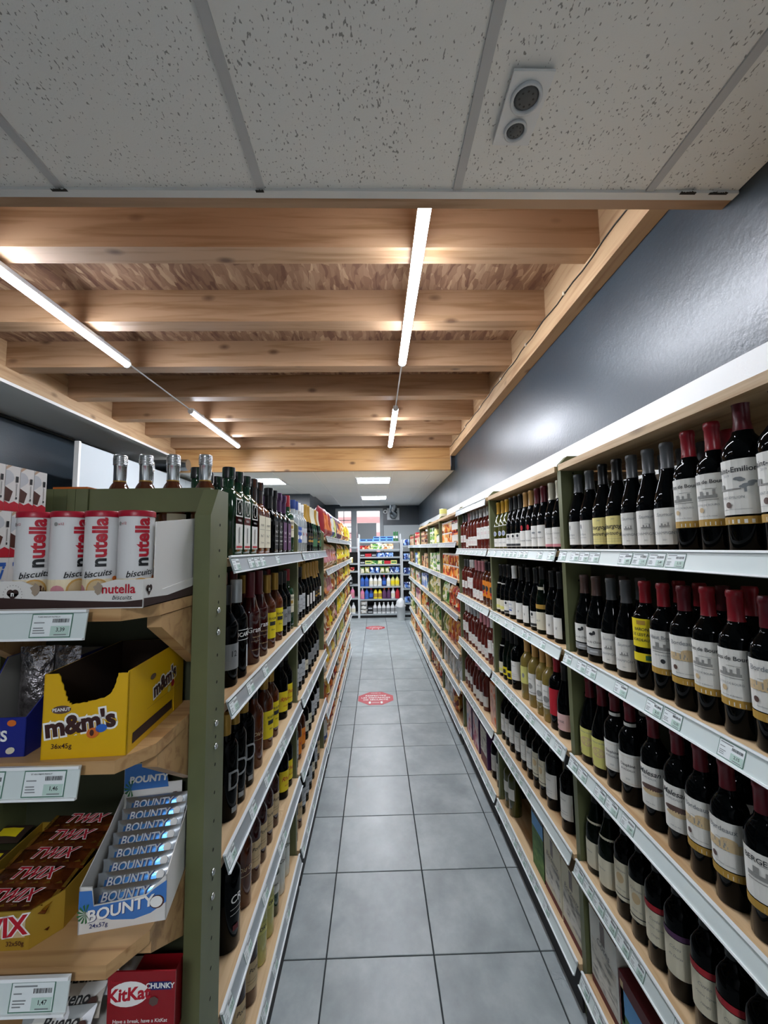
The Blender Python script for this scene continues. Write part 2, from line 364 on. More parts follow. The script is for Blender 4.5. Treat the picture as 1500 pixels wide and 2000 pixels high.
# far dropped ceiling
cf = st('ceiling', B(XL, XW, 5.957, YB, 2.88, 2.9, 'white_trim'), 'white dropped ceiling with square light panels at the far end', 'ceiling')
gx = [XL+.001]+[-3.32+.6*k for k in range(8)]+[XW-.001]
panels = {(-.32, 6.5), (-.32, 8.9), (-2.12, 6.5)}
gy = [5.96]+[6.5+.6*k for k in range(8)]+[YB-.001]
for a, b in zip(gx, gx[1:]):
    for c, d in zip(gy, gy[1:]):
        if any(abs(a-p) < .02 and abs(c-q) < .02 for p, q in panels): continue
        if a < -1.4 and c > 8.35: continue
        obj('ceiling_tile', B(0, b-a-.004, 0, d-c-.004, 0, .02, 'far_tile'), cf, (a+.002, c+.002, ZC+.004))
for a in gx[1:-1]: obj('t_bar', B(a-.009, a+.009, 5.96, YB-.001 if a > -1.3 else 8.39, ZC-.001, ZC+.004, 'white_trim'), cf)
def light_panel(x, y, label):
    t = thing('light_panel', label, 'ceiling light', (x, y, ZC))
    f = MB()
    for a, b, c, d in ((.005, .595, .005, .03), (.005, .595, .57, .595), (.005, .03, .03, .57), (.57, .595, .03, .57)): f.box(a, b, c, d, -.006, .012, 'housing')
    obj('frame', f, t); obj('diffuser', B(.03, .57, .03, .57, -.002, .01, 'panel'), t)
light_panel(-.32, 6.5, 'square lit ceiling panel over the aisle just behind the wooden cross beam')
light_panel(-.32, 8.9, 'square lit ceiling panel over the aisle close to the end wall')
light_panel(-2.12, 6.5, 'square lit ceiling panel over the left side past the wooden beams')
# unseen panel added behind the camera as fill light from the entrance end
for x_, y_, w_ in ((-.348, -2.0, 'front of the shop over the aisle'),):
    light_panel(x_+.01, y_, 'added unseen lit ceiling panel at the '+w_)

# LED battens
def batten(x, y0, y1, label):
    t = thing('led_batten', label, 'LED light', (x, (y0+y1)/2, 3.085)); h = (y1-y0)/2
    b = MB(); b.prism([(-.027, .03), (.027, .03), (.022, .06), (-.022, .06)], -h+.01, h-.01, 'housing'); obj('housing', b, t)
    d = MB(); P = [(-.0275, .03), (-.0275, .02)]+[(.0275*math.cos(a)/math.cos(rad(30)), .02+(.0275*math.sin(a)/math.cos(rad(30))+.0159)) for a in [rad(210)+rad(120)*i/8 for i in range(9)]]+[(.0275, .02), (.0275, .03)]; d.prism(P, -h+.012, h-.012, 'led'); obj('diffuser', d, t)
    for sgn in (-1, 1):
        e = MB(); e.prism([(.0285*math.cos(2*PI*i/14), .03+.031*math.sin(2*PI*i/14)) for i in range(14)], sgn*(h-.006)-.006, sgn*(h-.006)+.006, 'housing'); obj('end_cap', e, t)
    for y in (-h*.6, h*.6): obj('clip', B(-.012, .012, y-.02, y+.02, .06, .0808, 'steel'), t)
batten(.222, 1.47, 3.01, 'long lit LED batten over the aisle starting at the dropped ceiling')
batten(.222, 4.02, 5.56, 'lit LED batten over the aisle ending by the wooden cross beam')
batten(-1.86, 1.47, 3.01, 'long lit LED batten over the left side starting at the dropped ceiling')
batten(-1.86, 4.06, 5.5, 'lit LED batten over the left side ending by the cross beam')
tag(obj('connecting_rod', MB().tube([(.222, 3.01, 3.125), (.222, 4.02, 3.125)], .006, 'housing')), 'thin white conduit joining the two battens over the aisle', 'conduit')
tag(obj('connecting_rod', MB().tube([(-1.86, 3.01, 3.125), (-1.86, 4.06, 3.125)], .006, 'housing')), 'thin white conduit joining the two battens over the left side', 'conduit')

# ceiling spot plate
t = thing('ceiling_spot_plate', 'white rectangular ceiling plate with two round recessed spots', 'ceiling fitting', (.3925, .9515, ZC))
pm = MB().box(-.05, .05, -.0895, .0895, -.010, -.0025, 'plastic_white'); obj('plate', pm, t)
def ring(r, name):
    a = MB(); a.lathe([(r, -.010), (r, -.0165), (r*.86, -.0185), (r*.78, -.0135), (r*.78, -.0105)], 'steel_white', 24); return a
for cy, r in ((-.033, .039), (.047, .030)):
    g = obj('spot', ring(r, 'spot'), t, (0, cy, 0))
    c = MB().lathe([(r*.77, -.0102), (r*.77, -.0115), (r*.6, -.0145), (0, -.0145)], 'speaker_grey', 20)
    for i in range(8):
        a = 2*PI*i/8; fn = lambda u, v: (u, v, -.0149)
        c.disc(r*.45*math.cos(a), r*.45*math.sin(a), r*.07, r*.07, fn, 'plastic_black', 8)
    obj('grille', c, g)

# left side of the shop: white cold-room partition and duct
mat('cold_panel', 'aeb6ba', .5)
t = thing('cold_room_partition', 'tall white panelled partition standing before the left dark wall', 'partition', (-2.95, 6.2, 0))
for i in range(4): obj('panel', B(.02, .05, -2.2+1.11*i, -2.2+1.11*i+1.105, 0, 2.78, 'cold_panel'), t)
obj('corner_profile', B(.015, .06, -2.23, -2.2, 0, 2.79, 'white_trim'), t)
tag(obj('duct', MB().tube([(-3.6, 5.7, 2.9), (-2.62, 5.7, 2.9)], .08, 'steel', 14)), 'round silver duct above the white partition', 'duct')

# end wall: glazed door, duct outlet, camera
w = st('window_1', MB().box(wx0, wx1, YB+.02, YB+.07, wz1-.07, wz1, 'frame_grey').box(wx0, wx1, YB+.02, YB+.07, wz0, wz0+.08, 'frame_grey')
       .box(wx0, wx0+.07, YB+.02, YB+.07, wz0+.08, wz1-.07, 'frame_grey').box(wx1-.09, wx1, YB+.02, YB+.07, wz0+.08, wz1-.07, 'frame_grey').box(-.65, -.5, YB+.01, YB+.07, wz0+.08, wz1-.07, 'frame_grey'),
       'grey framed glazed window and door leaf in the end wall', 'window')
for a, b in ((wx0+.07, -.65), (-.5, wx1-.09)): obj('pane', B(a, b, YB+.045, YB+.05, wz0+.08, wz1-.07, 'glass_pane'), w)
obj('grey_board', B(-.49, .03, YB+.025, YB+.04, 1.0, 2.375, 'board_grey'), w, label='grey board fixed over the lower pane')
obj('handle', B(.14, .17, YB-.005, YB+.02, 1.78, 1.93, 'plastic_white'), w)
for z in (2.45, 2.27, 2.1, 1.9, 1.7): obj('grille_bar', B(wx0, -.6, YB+.09, YB+.1, z, z+.018, 'frame_grey'), w)
obj('grille_bar', B(-.86, -.845, YB+.09, YB+.1, 1.0, 2.75, 'frame_grey'), w)
fa = MB().box(-4, 4, 14.5, 14.7, -1, 7, 'facade_light')
for z in (0.2, 1.5, 2.05, 2.6, 3.1, 4.2): fa.box(-4, 4, 14.46, 14.5, z, z+.2, 'facade')
tag(obj('facade', fa), 'pink and cream building seen through the end window', 'building')
t = thing('vent_outlet', 'silver bent duct with square white wall plate high on the end wall', 'duct', (.49, YB, 2.6))
obj('plate', B(-.165, .165, -.02, -.001, -.15, .17, 'steel_white'), t)
obj('elbow', MB().tube([(0, -.025, -.03), (0, -.12, -.03), (0, -.18, .02), (0, -.2, .08), (0, -.2, .232)], .1, 'steel', 16), t)
t = thing('wall_camera', 'small white round camera beside the silver duct outlet', 'camera', (.275, YB, 2.67))
obj('housing', MB().tube([(0, -.001, 0), (0, -.05, 0), (0, -.055, 0)], .055, 'plastic_white', 16), t); obj('lens', MB().tube([(0, -.05, 0), (0, -.062, 0)], .028, 'plastic_black', 12), t)

# floor stickers
def sticker(x, y, label):
    t = MB(); h = .198; c = .125
    P = [(-h, -h+c), (-h+c, -h), (h-c, -h), (h, -h+c), (h, h-c), (h-c, h), (-h+c, h), (-h, h-c)]
    t.prism(P, .0002, .0012, 'sticker', 'z'); t.f[0:2] = [tuple(reversed(t.f[0])), tuple(reversed(t.f[1]))]
    o = tag(obj('floor_sticker', t, None, (x, y, 0)), label, 'floor sticker')
    k = MB(); fn = lambda u, v: (u, v, .0018)
    for s_, sz, v in (('RESPECTEZ', .052, .075), ('LES DISTANCES', .052, .012), ('DE SÉCURITÉ', .052, -.05)): k.text(s_, sz, 0, v, fn, 'p_white', .02, sx=.92)
    k.text('COVID-19', .025, 0, .155, fn, 'p_white', .01); k.rect(-.04, .04, -.137, -.127, fn, 'p_white')
    for u in (-.065, .065): k.disc(u, -.13, .014, .035, fn, 'p_white')
    obj('lettering', k, o)
sticker(-.018, 4.79, 'red octagonal distance sticker in the middle of the aisle floor')
sticker(-.022, 8.88, 'red octagonal distance sticker before the household goods shelves')

# ================================================================ SHELVING
def tag_mesh(w, h, seed, price=None, title=None):
    r = random.Random(seed); t = MB(); fn = lambda u, v: (u, v, 0); f2 = lambda u, v: (u, v, .0003); f3 = lambda u, v: (u, v, .0006)
    t.rect(-w/2, w/2, -h/2, h/2, fn, 'tag_green'); b = h*.045
    t.rect(-w/2+b, w/2-b, -h/2+b, h/2-b, f2, 'tag_white'); t.rect(0, w/2-b*1.6, -h/2+b*1.6, -.02*h, f3, 'tag_mint')
    f4 = lambda u, v: (u, v, .0009)
    if title: t.text(title, h*.085, -w*.08, h*.36, f4, 'ink')
    else: t.rect(-w*.42, w*r.uniform(.0, .25), h*.33, h*.38, f4, 'ink_grey')
    u = w*.02
    while u < w*.42:
        d = r.uniform(.006, .02)*w; t.rect(u, u+d, h*.12, h*.28, f4, 'ink'); u += d+r.uniform(.008, .016)*w
    for v in (.1, -.12, -.22, -.32): t.rect(-w*.42, -w*r.uniform(.12, .25), h*v, h*(v+.04), f4, 'ink_grey')
    t.text(price or '%d,%02d' % (r.randint(1, 12), r.choice((15, 35, 49, 75, 95))), h*.22, w*.24, -h*.18, f4, 'ink', .01)
    t.rect(w*.1, w*.4, -h*.4, -h*.36, f4, 'ink_grey')
    return t.mesh('price_tag')
TAGS = [tag_mesh(.062, .036, i) for i in range(6)]
def rail_matrix(face, loc, tilt):
    c, d = math.cos(tilt), math.sin(tilt)
    n, u = {'-x': ((-c, 0, d), (d, 0, c)), '+x': ((c, 0, d), (-d, 0, c)), '-y': ((0, -c, d), (0, d, c))}[face]
    n, u = Vector(n), Vector(u); mm = Matrix((u.cross(n), u, n)).transposed().to_4x4(); mm.translation = loc; return mm
_rc = {}
def rail(parent, face, loc, L, mt, h=.046, tilt=.32, tags=(), tagset=None):
    k = (round(L, 3), mt, h)
    if k not in _rc:
        b = MB().box(-L/2, L/2, -h, 0, 0, .003, mt).box(-L/2, L/2, -.002, .003, 0, .008, 'rail_edge').box(-L/2, L/2, -h-.002, -h+.002, 0, .007, 'rail_edge'); _rc[k] = b.mesh('label_rail')
    o = obj('label_rail', _rc[k], parent); o.matrix_local = rail_matrix(face, loc, tilt)
    for i, u in enumerate(tags):
        t = obj('price_tag', (tagset[i] if tagset else rnd.choice(TAGS)), o); t.location = (u, -h/2, .0036)
    return o
_pc = {}
def post_mesh(s, h, depth=.10, th=.03):
    k = (s, h, depth)
    if k not in _pc:
        b = MB(); x1 = s*depth; c = .03
        P = [(0, 0), (x1, 0), (x1, h), (s*c, h), (0, h-c)]
        if s < 0: P = P[::-1]
        b.prism(P, -th, 0, 'olive', 'y')
        fn = lambda u, v: (u, -th-.0006, v); z = .12
        while z < h-.05:
            b.disc(s*.05, z, .0035, .0045, fn, 'hole', 6); z += .085
        _pc[k] = b.mesh('post')
    return _pc[k]
_bc = {}
def bay(name, side, y0, y1, zs, label, hpost, railmat, topz=None, near_post=False, ntags=7, toprail=False, xf=None):
    s = 1 if side == 'R' else -1
    xf = xf or (.745 if s > 0 else -.42); depth = .42 if s > 0 else .5
    t = thing(name, label, 'shelving', (xf, y1, 0)); L = y1-y0
    obj('post', post_mesh(s, hpost), t)
    if near_post: obj('post', post_mesh(s, hpost), t, (0, -L, 0))
    pm = lambda a, b: (min(a, b), max(a, b))
    x0, x1 = pm(s*.101, s*depth); obj('side_panel', B(x0, x1, -.022, -.008, .02, hpost-.1, 'olive_dark'), t)
    x0, x1 = pm(s*(depth-.012), s*depth); obj('back_panel', B(x0, x1, -L, -.03, .02, hpost-.1, 'olive_dark'), t)
    x0, x1 = pm(-s*.008 if s > 0 else -s*.018, s*.012); obj('kick_plate', B(x0, x1, -L, -.03, .0, zs[-1]-.034, 'kick'), t)
    x0, x1 = pm(-s*.012, s*(depth-.014))
    k = (side, round(L, 3))
    if k not in _bc: _bc[k] = B(x0, x1, -L+.002, -.032, -.022, 0, 'shelf_y').mesh('shelf_board')
    for z in zs:
        obj('shelf_board', _bc[k], t, (0, 0, z-.004))
        n = ntags + rnd.randint(-2, 1); us = []
        u = -L/2+.05
        while u < L/2-.05 and len(us) < n: us.append(u); u += .066 if rnd.random() < (.5 if s > 0 else .15) else rnd.uniform(.07, .17)+(.06 if s < 0 else 0)
        rail(t, '-x' if s > 0 else '+x', (-s*.0145, -L/2-.012, z), L-.034, railmat, tags=us)
    if topz:
        obj('top_board', B(*pm(-s*.01, s*(depth-.014)), -L+.002, -.031, topz, topz+.024, 'shelf_y'), t)
        if toprail: rail(t, '-x', (-.016, -L/2-.012, topz+.02), L-.034, 'rail_grey', tilt=.1)
    return t
ZR = (1.683, 1.298, .918, .545, .165); ZG = (1.742, 1.405, 1.088, .76, .445, .13)
ZL = (1.683, 1.298, .912, .54, .17); ZS = (1.80, 1.53, 1.275, .97, .68, .41, .15)
RY = (.594, 1.624, 2.645, 3.66, 4.74, 5.8, 6.85, 7.9, 8.95)
LY = (1.13, 2.23, 3.33, 4.43, 5.53, 6.63)
ORD = ('first', 'second', 'third', 'fourth', 'fifth', 'sixth', 'seventh')
SHR = ('top', 'second', 'third', 'fourth', 'lowest'); SHG = ('top', 'second', 'third', 'fourth', 'fifth', 'lowest'); SHS = ('top', 'second', 'third', 'fourth', 'fifth', 'sixth', 'lowest')
bay('wall_shelving', 'R', RY[0], RY[1], ZR, 'olive wall shelving of red wine holding the large Saint-Emilion bottle', 2.06, 'rail_white', 2.0, True, 7)
bay('wall_shelving', 'R', RY[1], RY[2], ZR, 'olive wall shelving of wine between the Bordeaux and the rosé shelving', 2.06, 'rail_white', 2.0, False, 10)
bay('wall_shelving', 'R', RY[2], RY[3], ZR, 'olive wall shelving of rosé wine with grey top rail', 2.06, 'rail_white', 2.0, False, 9, True)
for i in range(5):
    bay('wall_shelving', 'R', RY[3+i], RY[4+i], ZG, 'olive wall shelving of groceries, %s bay after the rosé wine' % ORD[i], 2.06 if i < 3 else 1.98, 'rail_grey', 2.0 if i < 3 else None, False, 6)
bay('gondola_shelving', 'L', LY[0]+.002, LY[1], ZL, 'olive gondola shelving of spirits directly behind the snack end cap', 1.86, 'rail_grey', ntags=5)
bay('gondola_shelving', 'L', LY[1], LY[2], ZL, 'olive gondola shelving of spirits next to the crisps', 1.86, 'rail_grey', ntags=5)
for i in range(3):
    bay('gondola_shelving', 'L', LY[2+i], LY[3+i], ZS, 'olive gondola shelving of crisps, %s bay after the spirits' % ORD[i], 1.86, 'rail_grey', ntags=4)

# end cap facing the entrance
EZ = (1.595, 1.318, .972, .66)
ec = thing('end_cap_shelving', 'olive end cap shelving with wooden shelves of chocolate at the gondola end', 'shelving', (-.42, 1.07, 0))
ex, ey = -.42, 1.07
def ecobj(name, mb, parent=ec, **kw): return obj(name, mb, parent, (-ex, -ey, 0) if parent is ec else (0, 0, 0), **kw)
pb = MB()
P = [(1.008, 0), (1.008, 1.79), (1.055, 1.86), (1.124, 1.86), (1.124, 0)][::-1]
pb.prism(P, -.444, -.405, 'olive', 'x'); pst = ecobj('post', pb)
hm = MB(); fn = lambda u, v: (-.4044, u, v)
z = .25
while z < 1.82: hm.disc(1.068, z, .0042, .0042, fn, 'hole', 8); z += .066
obj('bolt_hole', hm, pst)
sc = MB().lathe([(.0075, 0), (.0075, .003), (.005, .0055), (0, .0055)], 'screw', 10).mesh('bolt')
for z in EZ[:3]:
    for dz in (-.045, -.10):
        o = obj('bolt', sc, pst, (-.405, 1.066, z+dz)); o.rotation_euler = (0, PI/2, 0)
ecobj('post', MB().prism([(1.008, 0), (1.008, 1.86), (1.124, 1.86), (1.124, 0)][::-1], -.93, -.89, 'olive', 'x'))
hb = MB()
for a, b in ((-.89, -.858), (-.857, -.822), (-.821, -.80), (-.799, -.767), (-.766, -.444)): ecobj('header_board', B(a, b, 1.095 if b-a < .1 else 1.1, 1.122, 1.808, 1.872, 'olive'))
ecobj('back_panel', B(-.89, -.446, 1.108, 1.122, .02, 1.60, 'olive_dark'))
for i, z in enumerate(EZ):
    P = [(-.90, .80), (-.487, .80), (-.446, .865), (-.446, 1.10), (-.90, 1.10)]
    b = MB().prism(P, z-.024, z, 'shelf_x', 'z'); b.f[0:2] = [tuple(reversed(b.f[0])), tuple(reversed(b.f[1]))]
    ecobj('shelf_board', b)
    for xa in (-.478, -.888):
        P = [(.875, z-.026), (1.10, z-.026), (1.10, z-.17), (1.06, z-.17), (.875, z-.05)]
        ecobj('bracket', MB().prism(P[::-1], xa, xa+.03, 'shelf_x', 'x'))
T1 = [tag_mesh(.075, .043, 21, '3,39', 'TUBES BISCUIT NUTELLA')]; T2 = [tag_mesh(.075, .043, 22, '1,49'), tag_mesh(.075, .043, 23, '1,46', "ET 45G M&M'S PEANUT")]; T3 = [tag_mesh(.075, .043, 24, '1,25'), tag_mesh(.075, .043, 25, '1,47')]
for z, ts, us in ((1.593, T1, (.115,)), (1.316, T2, (.01, .118)), (.97, T3, (.02, .118)), (.658, T3, (-.05, .1))):
    rail(ec, '-y', (-.715-ex, .786-ey, z), .355, 'rail_white', .05, .16, us, ts)

# ================================================================ BOTTLES
def bord(h=.30, r=.0365):
    k = h/.30; return [(r*.9, 0), (r, .004), (r, .183*k), (r*.985, .193*k), (r*.9, .205*k), (r*.68, .2175*k), (r*.49, .227*k), (r*.41, .238*k), (.0143, .252*k), (.0143, h-.016), (.0158, h-.014), (.0158, h-.005), (.014, h), (0, h)]
def burg(h=.295, r=.0395):
    k = h/.295; return [(r*.9, 0), (r, .004), (r, .128*k), (r*.96, .145*k), (r*.82, .168*k), (r*.62, .193*k), (r*.46, .216*k), (r*.39, .235*k), (.0145, .25*k), (.0145, h-.014), (.0158, h-.012), (.0158, h-.004), (.0145, h), (0, h)]
def champ(h=.315, r=.043):
    return [(r*.9, 0), (r, .005), (r, .14), (r*.95, .16), (r*.78, .19), (r*.55, .225), (r*.42, .25), (.016, .27), (.0165, h-.012), (.0175, h-.008), (.014, h), (0, h)]
def spirit(h=.29, r=.037, sh=.17, neck=.014, nz=.205):
    return [(r*.92, 0), (r, .005), (r, sh), (r*.95, sh+.012), (r*.75, sh+.026), (neck*1.4, nz-.006), (neck, nz+.004), (neck, h-.004), (neck*.95, h), (0, h)]
DES = {}
def chateau(u, v, w, mt='ink_soft'):
    d = [('rect', u-w*.5, u+w*.5, v, v+w*.14, mt), ('rect', u-w*.3, u-w*.12, v+w*.14, v+w*.36, mt), ('rect', u+w*.05, u+w*.16, v+w*.14, v+w*.3, mt), ('rect', u+w*.32, u+w*.44, v+w*.14, v+w*.42, mt), ('rect', u-w*.5, u+w*.55, v-w*.1, v-w*.07, mt), ('rect', u-w*.1, u+w*.5, v+w*.46, v+w*.48, mt)]
    return d
def bot(key, prof, glass, cap, labels=(), text=(), deco=(), capz=None, square=0, cap_over=.0007, seg=24):
    h = prof[-1][1]; body = MB()
    if square: body.loft([(z, max(r, .001), max(r, .001)*.999, square if r > .025 else 2.2) for r, z in prof], glass, 28)
    else: body.lathe(prof, glass, seg)
    d = {'sq': square, 'body': body.mesh('bottle', 50), 'r': max(p[0] for p in prof), 'h': h}
    if cap:
        cz = capz if capz is not None else h-.062; c = []
        def rad_at(z):
            for (a, b), (c2, e) in zip(prof, prof[1:]):
                if b <= z <= e: return a+(c2-a)*(z-b)/max(e-b, 1e-6)
            return .014
        zs = sorted({cz}|{p[1] for p in prof if p[1] > cz and p[0] > 0})
        c = [(rad_at(z)+cap_over, z) for z in zs]; c[-1] = (c[-1][0], h+.0006); c.append((0, h+.0006))
        d['cap'] = MB().lathe(c, cap, 16).mesh('capsule', 50)
    R = d['r']
    if labels:
        l = MB(); l2 = MB(); lo, hi = labels[0][1], labels[0][2]
        for q in labels:
            apart = q[1] > hi+.0005 or q[2] < lo-.0005
            if not apart: lo, hi = min(lo, q[1]), max(hi, q[2])
            w, z0, z1, mt = q[:4]; u = q[4] if len(q) > 4 else 0; rr_ = q[5] if len(q) > 5 else R
            fn = (lambda a, b: (a, -R-.0008, b)) if square else curve(rr_+.0006+.0003*(mt != labels[0][3]))
            (l2 if apart else l).rect(u-w/2, u+w/2, z0, z1, fn, mt, 10 if not square else 1)
        d['label'] = l.mesh('label')
        if l2.v: d['label2'] = l2.mesh('neck_label')
    if text or deco:
        l = MB(); fn = (lambda a, b: (a, -R-.0018, b)) if square else curve(R+.0016)
        for q in deco:
            if q[0] == 'rect': l.rect(*q[1:5], fn, q[5], max(1, int((q[2]-q[1])/.007)))
            else: l.disc(*q[1:5], fn, q[5])
        fn2 = (lambda a, b: (a, -R-.0022, b)) if square else curve(R+.0020)
        for q in text: l.text(q[0], q[1], q[2], q[3], fn2, q[4], *(q[5:]))
        d['letter'] = l.mesh('lettering')
    DES[key] = d
def lab(*a): return a
mat('cap_chrome', 'c4c8ca', .22, .95)
# red wine
goldband = lambda w, z: [(w, z, z+.016, 'lab_gold'), (w*.45, z+.002, z+.010, 'lab_white', .01)]
W1 = .104
bot('cotes', bord(.305), 'glass_black', 'cap_red', [(W1, .078, .182, 'lab_white')]+goldband(W1, .062), [('Côtes de Bourg', .0125, 0, .163, 'ink', .012), ('CÔTES DE BOURG', .0062, 0, .110, 'ink_grey'), ('Grand vin de Bordeaux', .0042, 0, .085, 'ink_grey', 0, .3)], chateau(0, .126, .045, 'ink_soft')+[('disc', -.012, .099, .006, .006, 'lab_tan')], .238)
bot('emilion', bord(.335, .0405), 'glass_black', 'cap_wine', [(.118, .082, .198, 'lab_white')]+goldband(.118, .062), [('Saint-Emilion', .0158, .004, .176, 'ink', .012), ('2019', .007, -.012, .164, 'ink_grey'), ('SAINT-EMILION', .0075, -.006, .118, 'ink_grey')],
    [('disc', .022+.013*math.cos(i*2.4), .148+.009*math.sin(i*1.9), .007, .0035, 'ink_grey') for i in range(8)]+[('rect', .02, .024, .128, .145, 'ink_grey'), ('rect', -.04, .015, .134, .137, 'ink_soft'), ('rect', -.04, -.02, .137, .147, 'ink_soft'), ('rect', -.045, .03, .093, .0935, 'ink_grey')]+[('disc', -.012, .103, .0065, .0065, 'cap_brown')], .262)
bot('bordeaux', bord(.30), 'glass_black', 'cap_wine', [(.10, .078, .178, 'lab_white')]+goldband(.10, .06), [('Bordeaux', .0145, 0, .161, 'ink_grey', .01), ('Appellation contrôlée', .0045, 0, .088, 'ink_grey', 0, .3)], [('rect', -.035, .035, .118, .136, 'lab_tan'), ('disc', .012, .138, .016, .008, 'lab_tan'), ('disc', -.02, .1, .006, .006, 'cap_brown')]+chateau(-.01, .122, .04, 'ink_soft'), .238)
bot('bergerac', bord(.30), 'glass_black', 'cap_wine', [(.10, .078, .17, 'lab_white')]+goldband(.10, .06), [('BERGERAC', .0145, 0, .155, 'ink', .01)], chateau(0, .12, .06), .238)
bot('malesan', bord(.30), 'glass_black', 'cap_wine', [(.088, .058, .168, 'lab_white')], [('Malesan', .019, 0, .15, 'ink', .01, .3), ('BORDEAUX', .0075, 0, .136, 'ink_grey'), ('vieilli en fûts', .005, 0, .07, 'ink_grey', 0, .3)], [('disc', .004, .112, .03, .008, 'cap_brown'), ('disc', .006, .1, .028, .007, 'lab_tan'), ('rect', -.0405, -.040, .065, .16, 'ink_soft'), ('rect', .040, .0405, .065, .16, 'ink_soft')], .24)
bot('blaye', bord(.30), 'glass_black', 'cap_red', [(.10, .078, .176, 'lab_white')]+goldband(.10, .062), [('Haut Bourg', .0135, 0, .158, 'ink_grey', .012), ('MIS EN BOUTEILLE', .005, 0, .112, 'ink_grey')], chateau(0, .125, .055)+[('disc', 0, .097, .006, .006, 'ink')], .238)
bot('lestac', bord(.30), 'glass_black', 'cap_red', [(.072, .115, .195, 'lab_bright'), (.072, .075, .098, 'lab_bright')], [('BARON', .0115, 0, .165, 'ink', .012), ('DE LESTAC', .0115, 0, .150, 'ink', .012), ('BORDEAUX', .0105, 0, .135, 'ink', .012)], [('rect', -.012, .012, .178, .19, 'lab_gold'), ('rect', .008, .026, .08, .093, 'lab_green')], .238)
bot('dompierre', bord(.295), 'glass_black', 'cap_wine', [(.082, .06, .15, 'lab_white'), (.05, .226, .236, 'lab_white', 0, .0178)], [('Dauphiné', .0115, 0, .118, 'ink', .012), ('BORDEAUX', .008, 0, .104, 'ink'), ('2020', .0065, 0, .078, 'ink_grey')], [('rect', -.034, .034, .142, .1425, 'lab_gold'), ('rect', -.034, .034, .066, .0665, 'lab_gold')], .24)
bot('saumur', burg(.295, .037), 'glass_black', 'cap_grey', [(.088, .022, .118, 'lab_white')], [('Saumur', .0135, 0, .1, 'ink_grey', 0, .35), ('CHAMPIGNY', .0105, 0, .052, 'ink_grey'), ('2021', .0055, 0, .034, 'ink_grey')], chateau(0, .068, .026), .225)
bot('bourgogne', burg(.30, .0395), 'glass_black', 'cap_black', [(.10, .025, .115, 'lab_yellow')], [('Bourgogne', .0195, 0, .082, 'ink', .012, .35), ('passe-tout-grains', .0165, 0, .060, 'ink', .012, .35), ('2021', .006, 0, .105, 'ink_grey')], [('rect', -.044, .044, .042, .0425, 'ink_grey'), ('rect', -.044, .044, .034, .0345, 'ink_grey')], .23)
bot('plainburg', burg(), 'glass_black', 'cap_grey', [(.078, .025, .112, 'lab_white')], [('La Vigne', .009, -.012, .062, 'ink_grey', 0, .3), ('côtes du rhône', .0055, -.012, .05, 'ink_grey')], [('disc', -.02, .09, .004, .009, 'ink_grey')], .225)
bot('rhone', burg(), 'glass_black', 'cap_brown', [(.09, .052, .118, 'lab_white'), (.09, .026, .048, 'lab_grey')], [('Cru du Château', .0105, 0, .07, 'ink', 0, .35)], [('disc', -.006, .097, .009, .005, 'ink'), ('disc', .004, .102, .005, .007, 'ink'), ('rect', -.014, .014, .035, .041, 'lab_silver')], .228)
bot('limelab', burg(), 'glass_black', 'cap_wine', [(.09, .028, .122, 'lab_lime')], [('Côteaux du Rhin', .0085, 0, .11, 'ink_grey')], [('disc', 0, .078, .026, .016, 'lab_tan'), ('disc', 0, .078, .022, .012, 'lab_lime'), ('rect', -.014, .014, .07, .082, 'lab_tan'), ('disc', -.032, .04, .006, .01, 'cap_brown')], .228)
bot('collar', burg(.30, .0395), 'glass_green', 'cap_black', [(.08, .022, .108, 'lab_cream'), (.07, .155, .175, 'lab_cream', 0, .0325)], [('Domaine', .0085, -.01, .075, 'ink_soft', 0, .3)], (), .232)
bot('creamlab', bord(.30), 'glass_black', 'cap_black', [(.08, .055, .165, 'lab_cream')], [('Château', .011, 0, .142, 'ink_soft', 0, .2), ('GRAND VIN', .006, 0, .085, 'ink_soft')], [('disc', 0, .118, .013, .015, 'lab_tan'), ('rect', -.04, .04, .066, .069, 'ink')], .24)
bot('redband', bord(.30), 'glass_black', 'cap_black', [(.084, .06, .145, 'lab_cream'), (.084, .147, .162, 'lab_red')], [('Cuvée', .011, 0, .125, 'ink_soft', 0, .3), ('Vieilles Vignes', .0075, 0, .105, 'ink_soft', 0, .3), ('rouge', .009, 0, .085, 'ink_soft', 0, .3)], (), .24)
bot('violetband', bord(.30), 'glass_black', 'cap_black', [(.084, .055, .145, 'lab_cream'), (.084, .147, .16, 'lab_purple')], [('Côtes', .011, 0, .125, 'ink_soft', 0, .3), ('de Duras', .009, 0, .105, 'ink_soft', 0, .3)], (), .24)
# mixed wine bay
bot('w_yellow', burg(.30, .0365), 'glass_olive', 'cap_yellow', [(.08, .02, .07, 'lab_white'), (.07, .135, .15, 'lab_white', 0, .0345)], [('Chablis', .011, 0, .045, 'ink_grey')], [('disc', 0, .1, .016, .016, 'lab_silver'), ('disc', 0, .1, .010, .010, 'lab_blue')], .225)
bot('w_dark', burg(.30, .0365), 'glass_black', 'cap_black', [(.085, .02, .092, 'lab_white')], [('PINOT', .008, 0, .062, 'ink_grey')], [('disc', 0, .078, .008, .008, 'ink'), ('rect', -.04, .04, .024, .036, 'ink')], .225)
bot('w_tan', burg(.30, .0365), 'glass_black', 'cap_tan', [(.085, .02, .10, 'lab_white')], [('Sancerre', .011, 0, .05, 'ink', 0, .2)], [('disc', .0, .115, .008, .014, 'lab_red')], .225)
bot('w_redcap', burg(.30, .0365), 'glass_black', 'cap_wine', [(.06, .02, .118, 'lab_white')], [('BROUILLY', .009, 0, .06, 'ink')], [('disc', 0, .085, .012, .004, 'ink_grey')], .225)
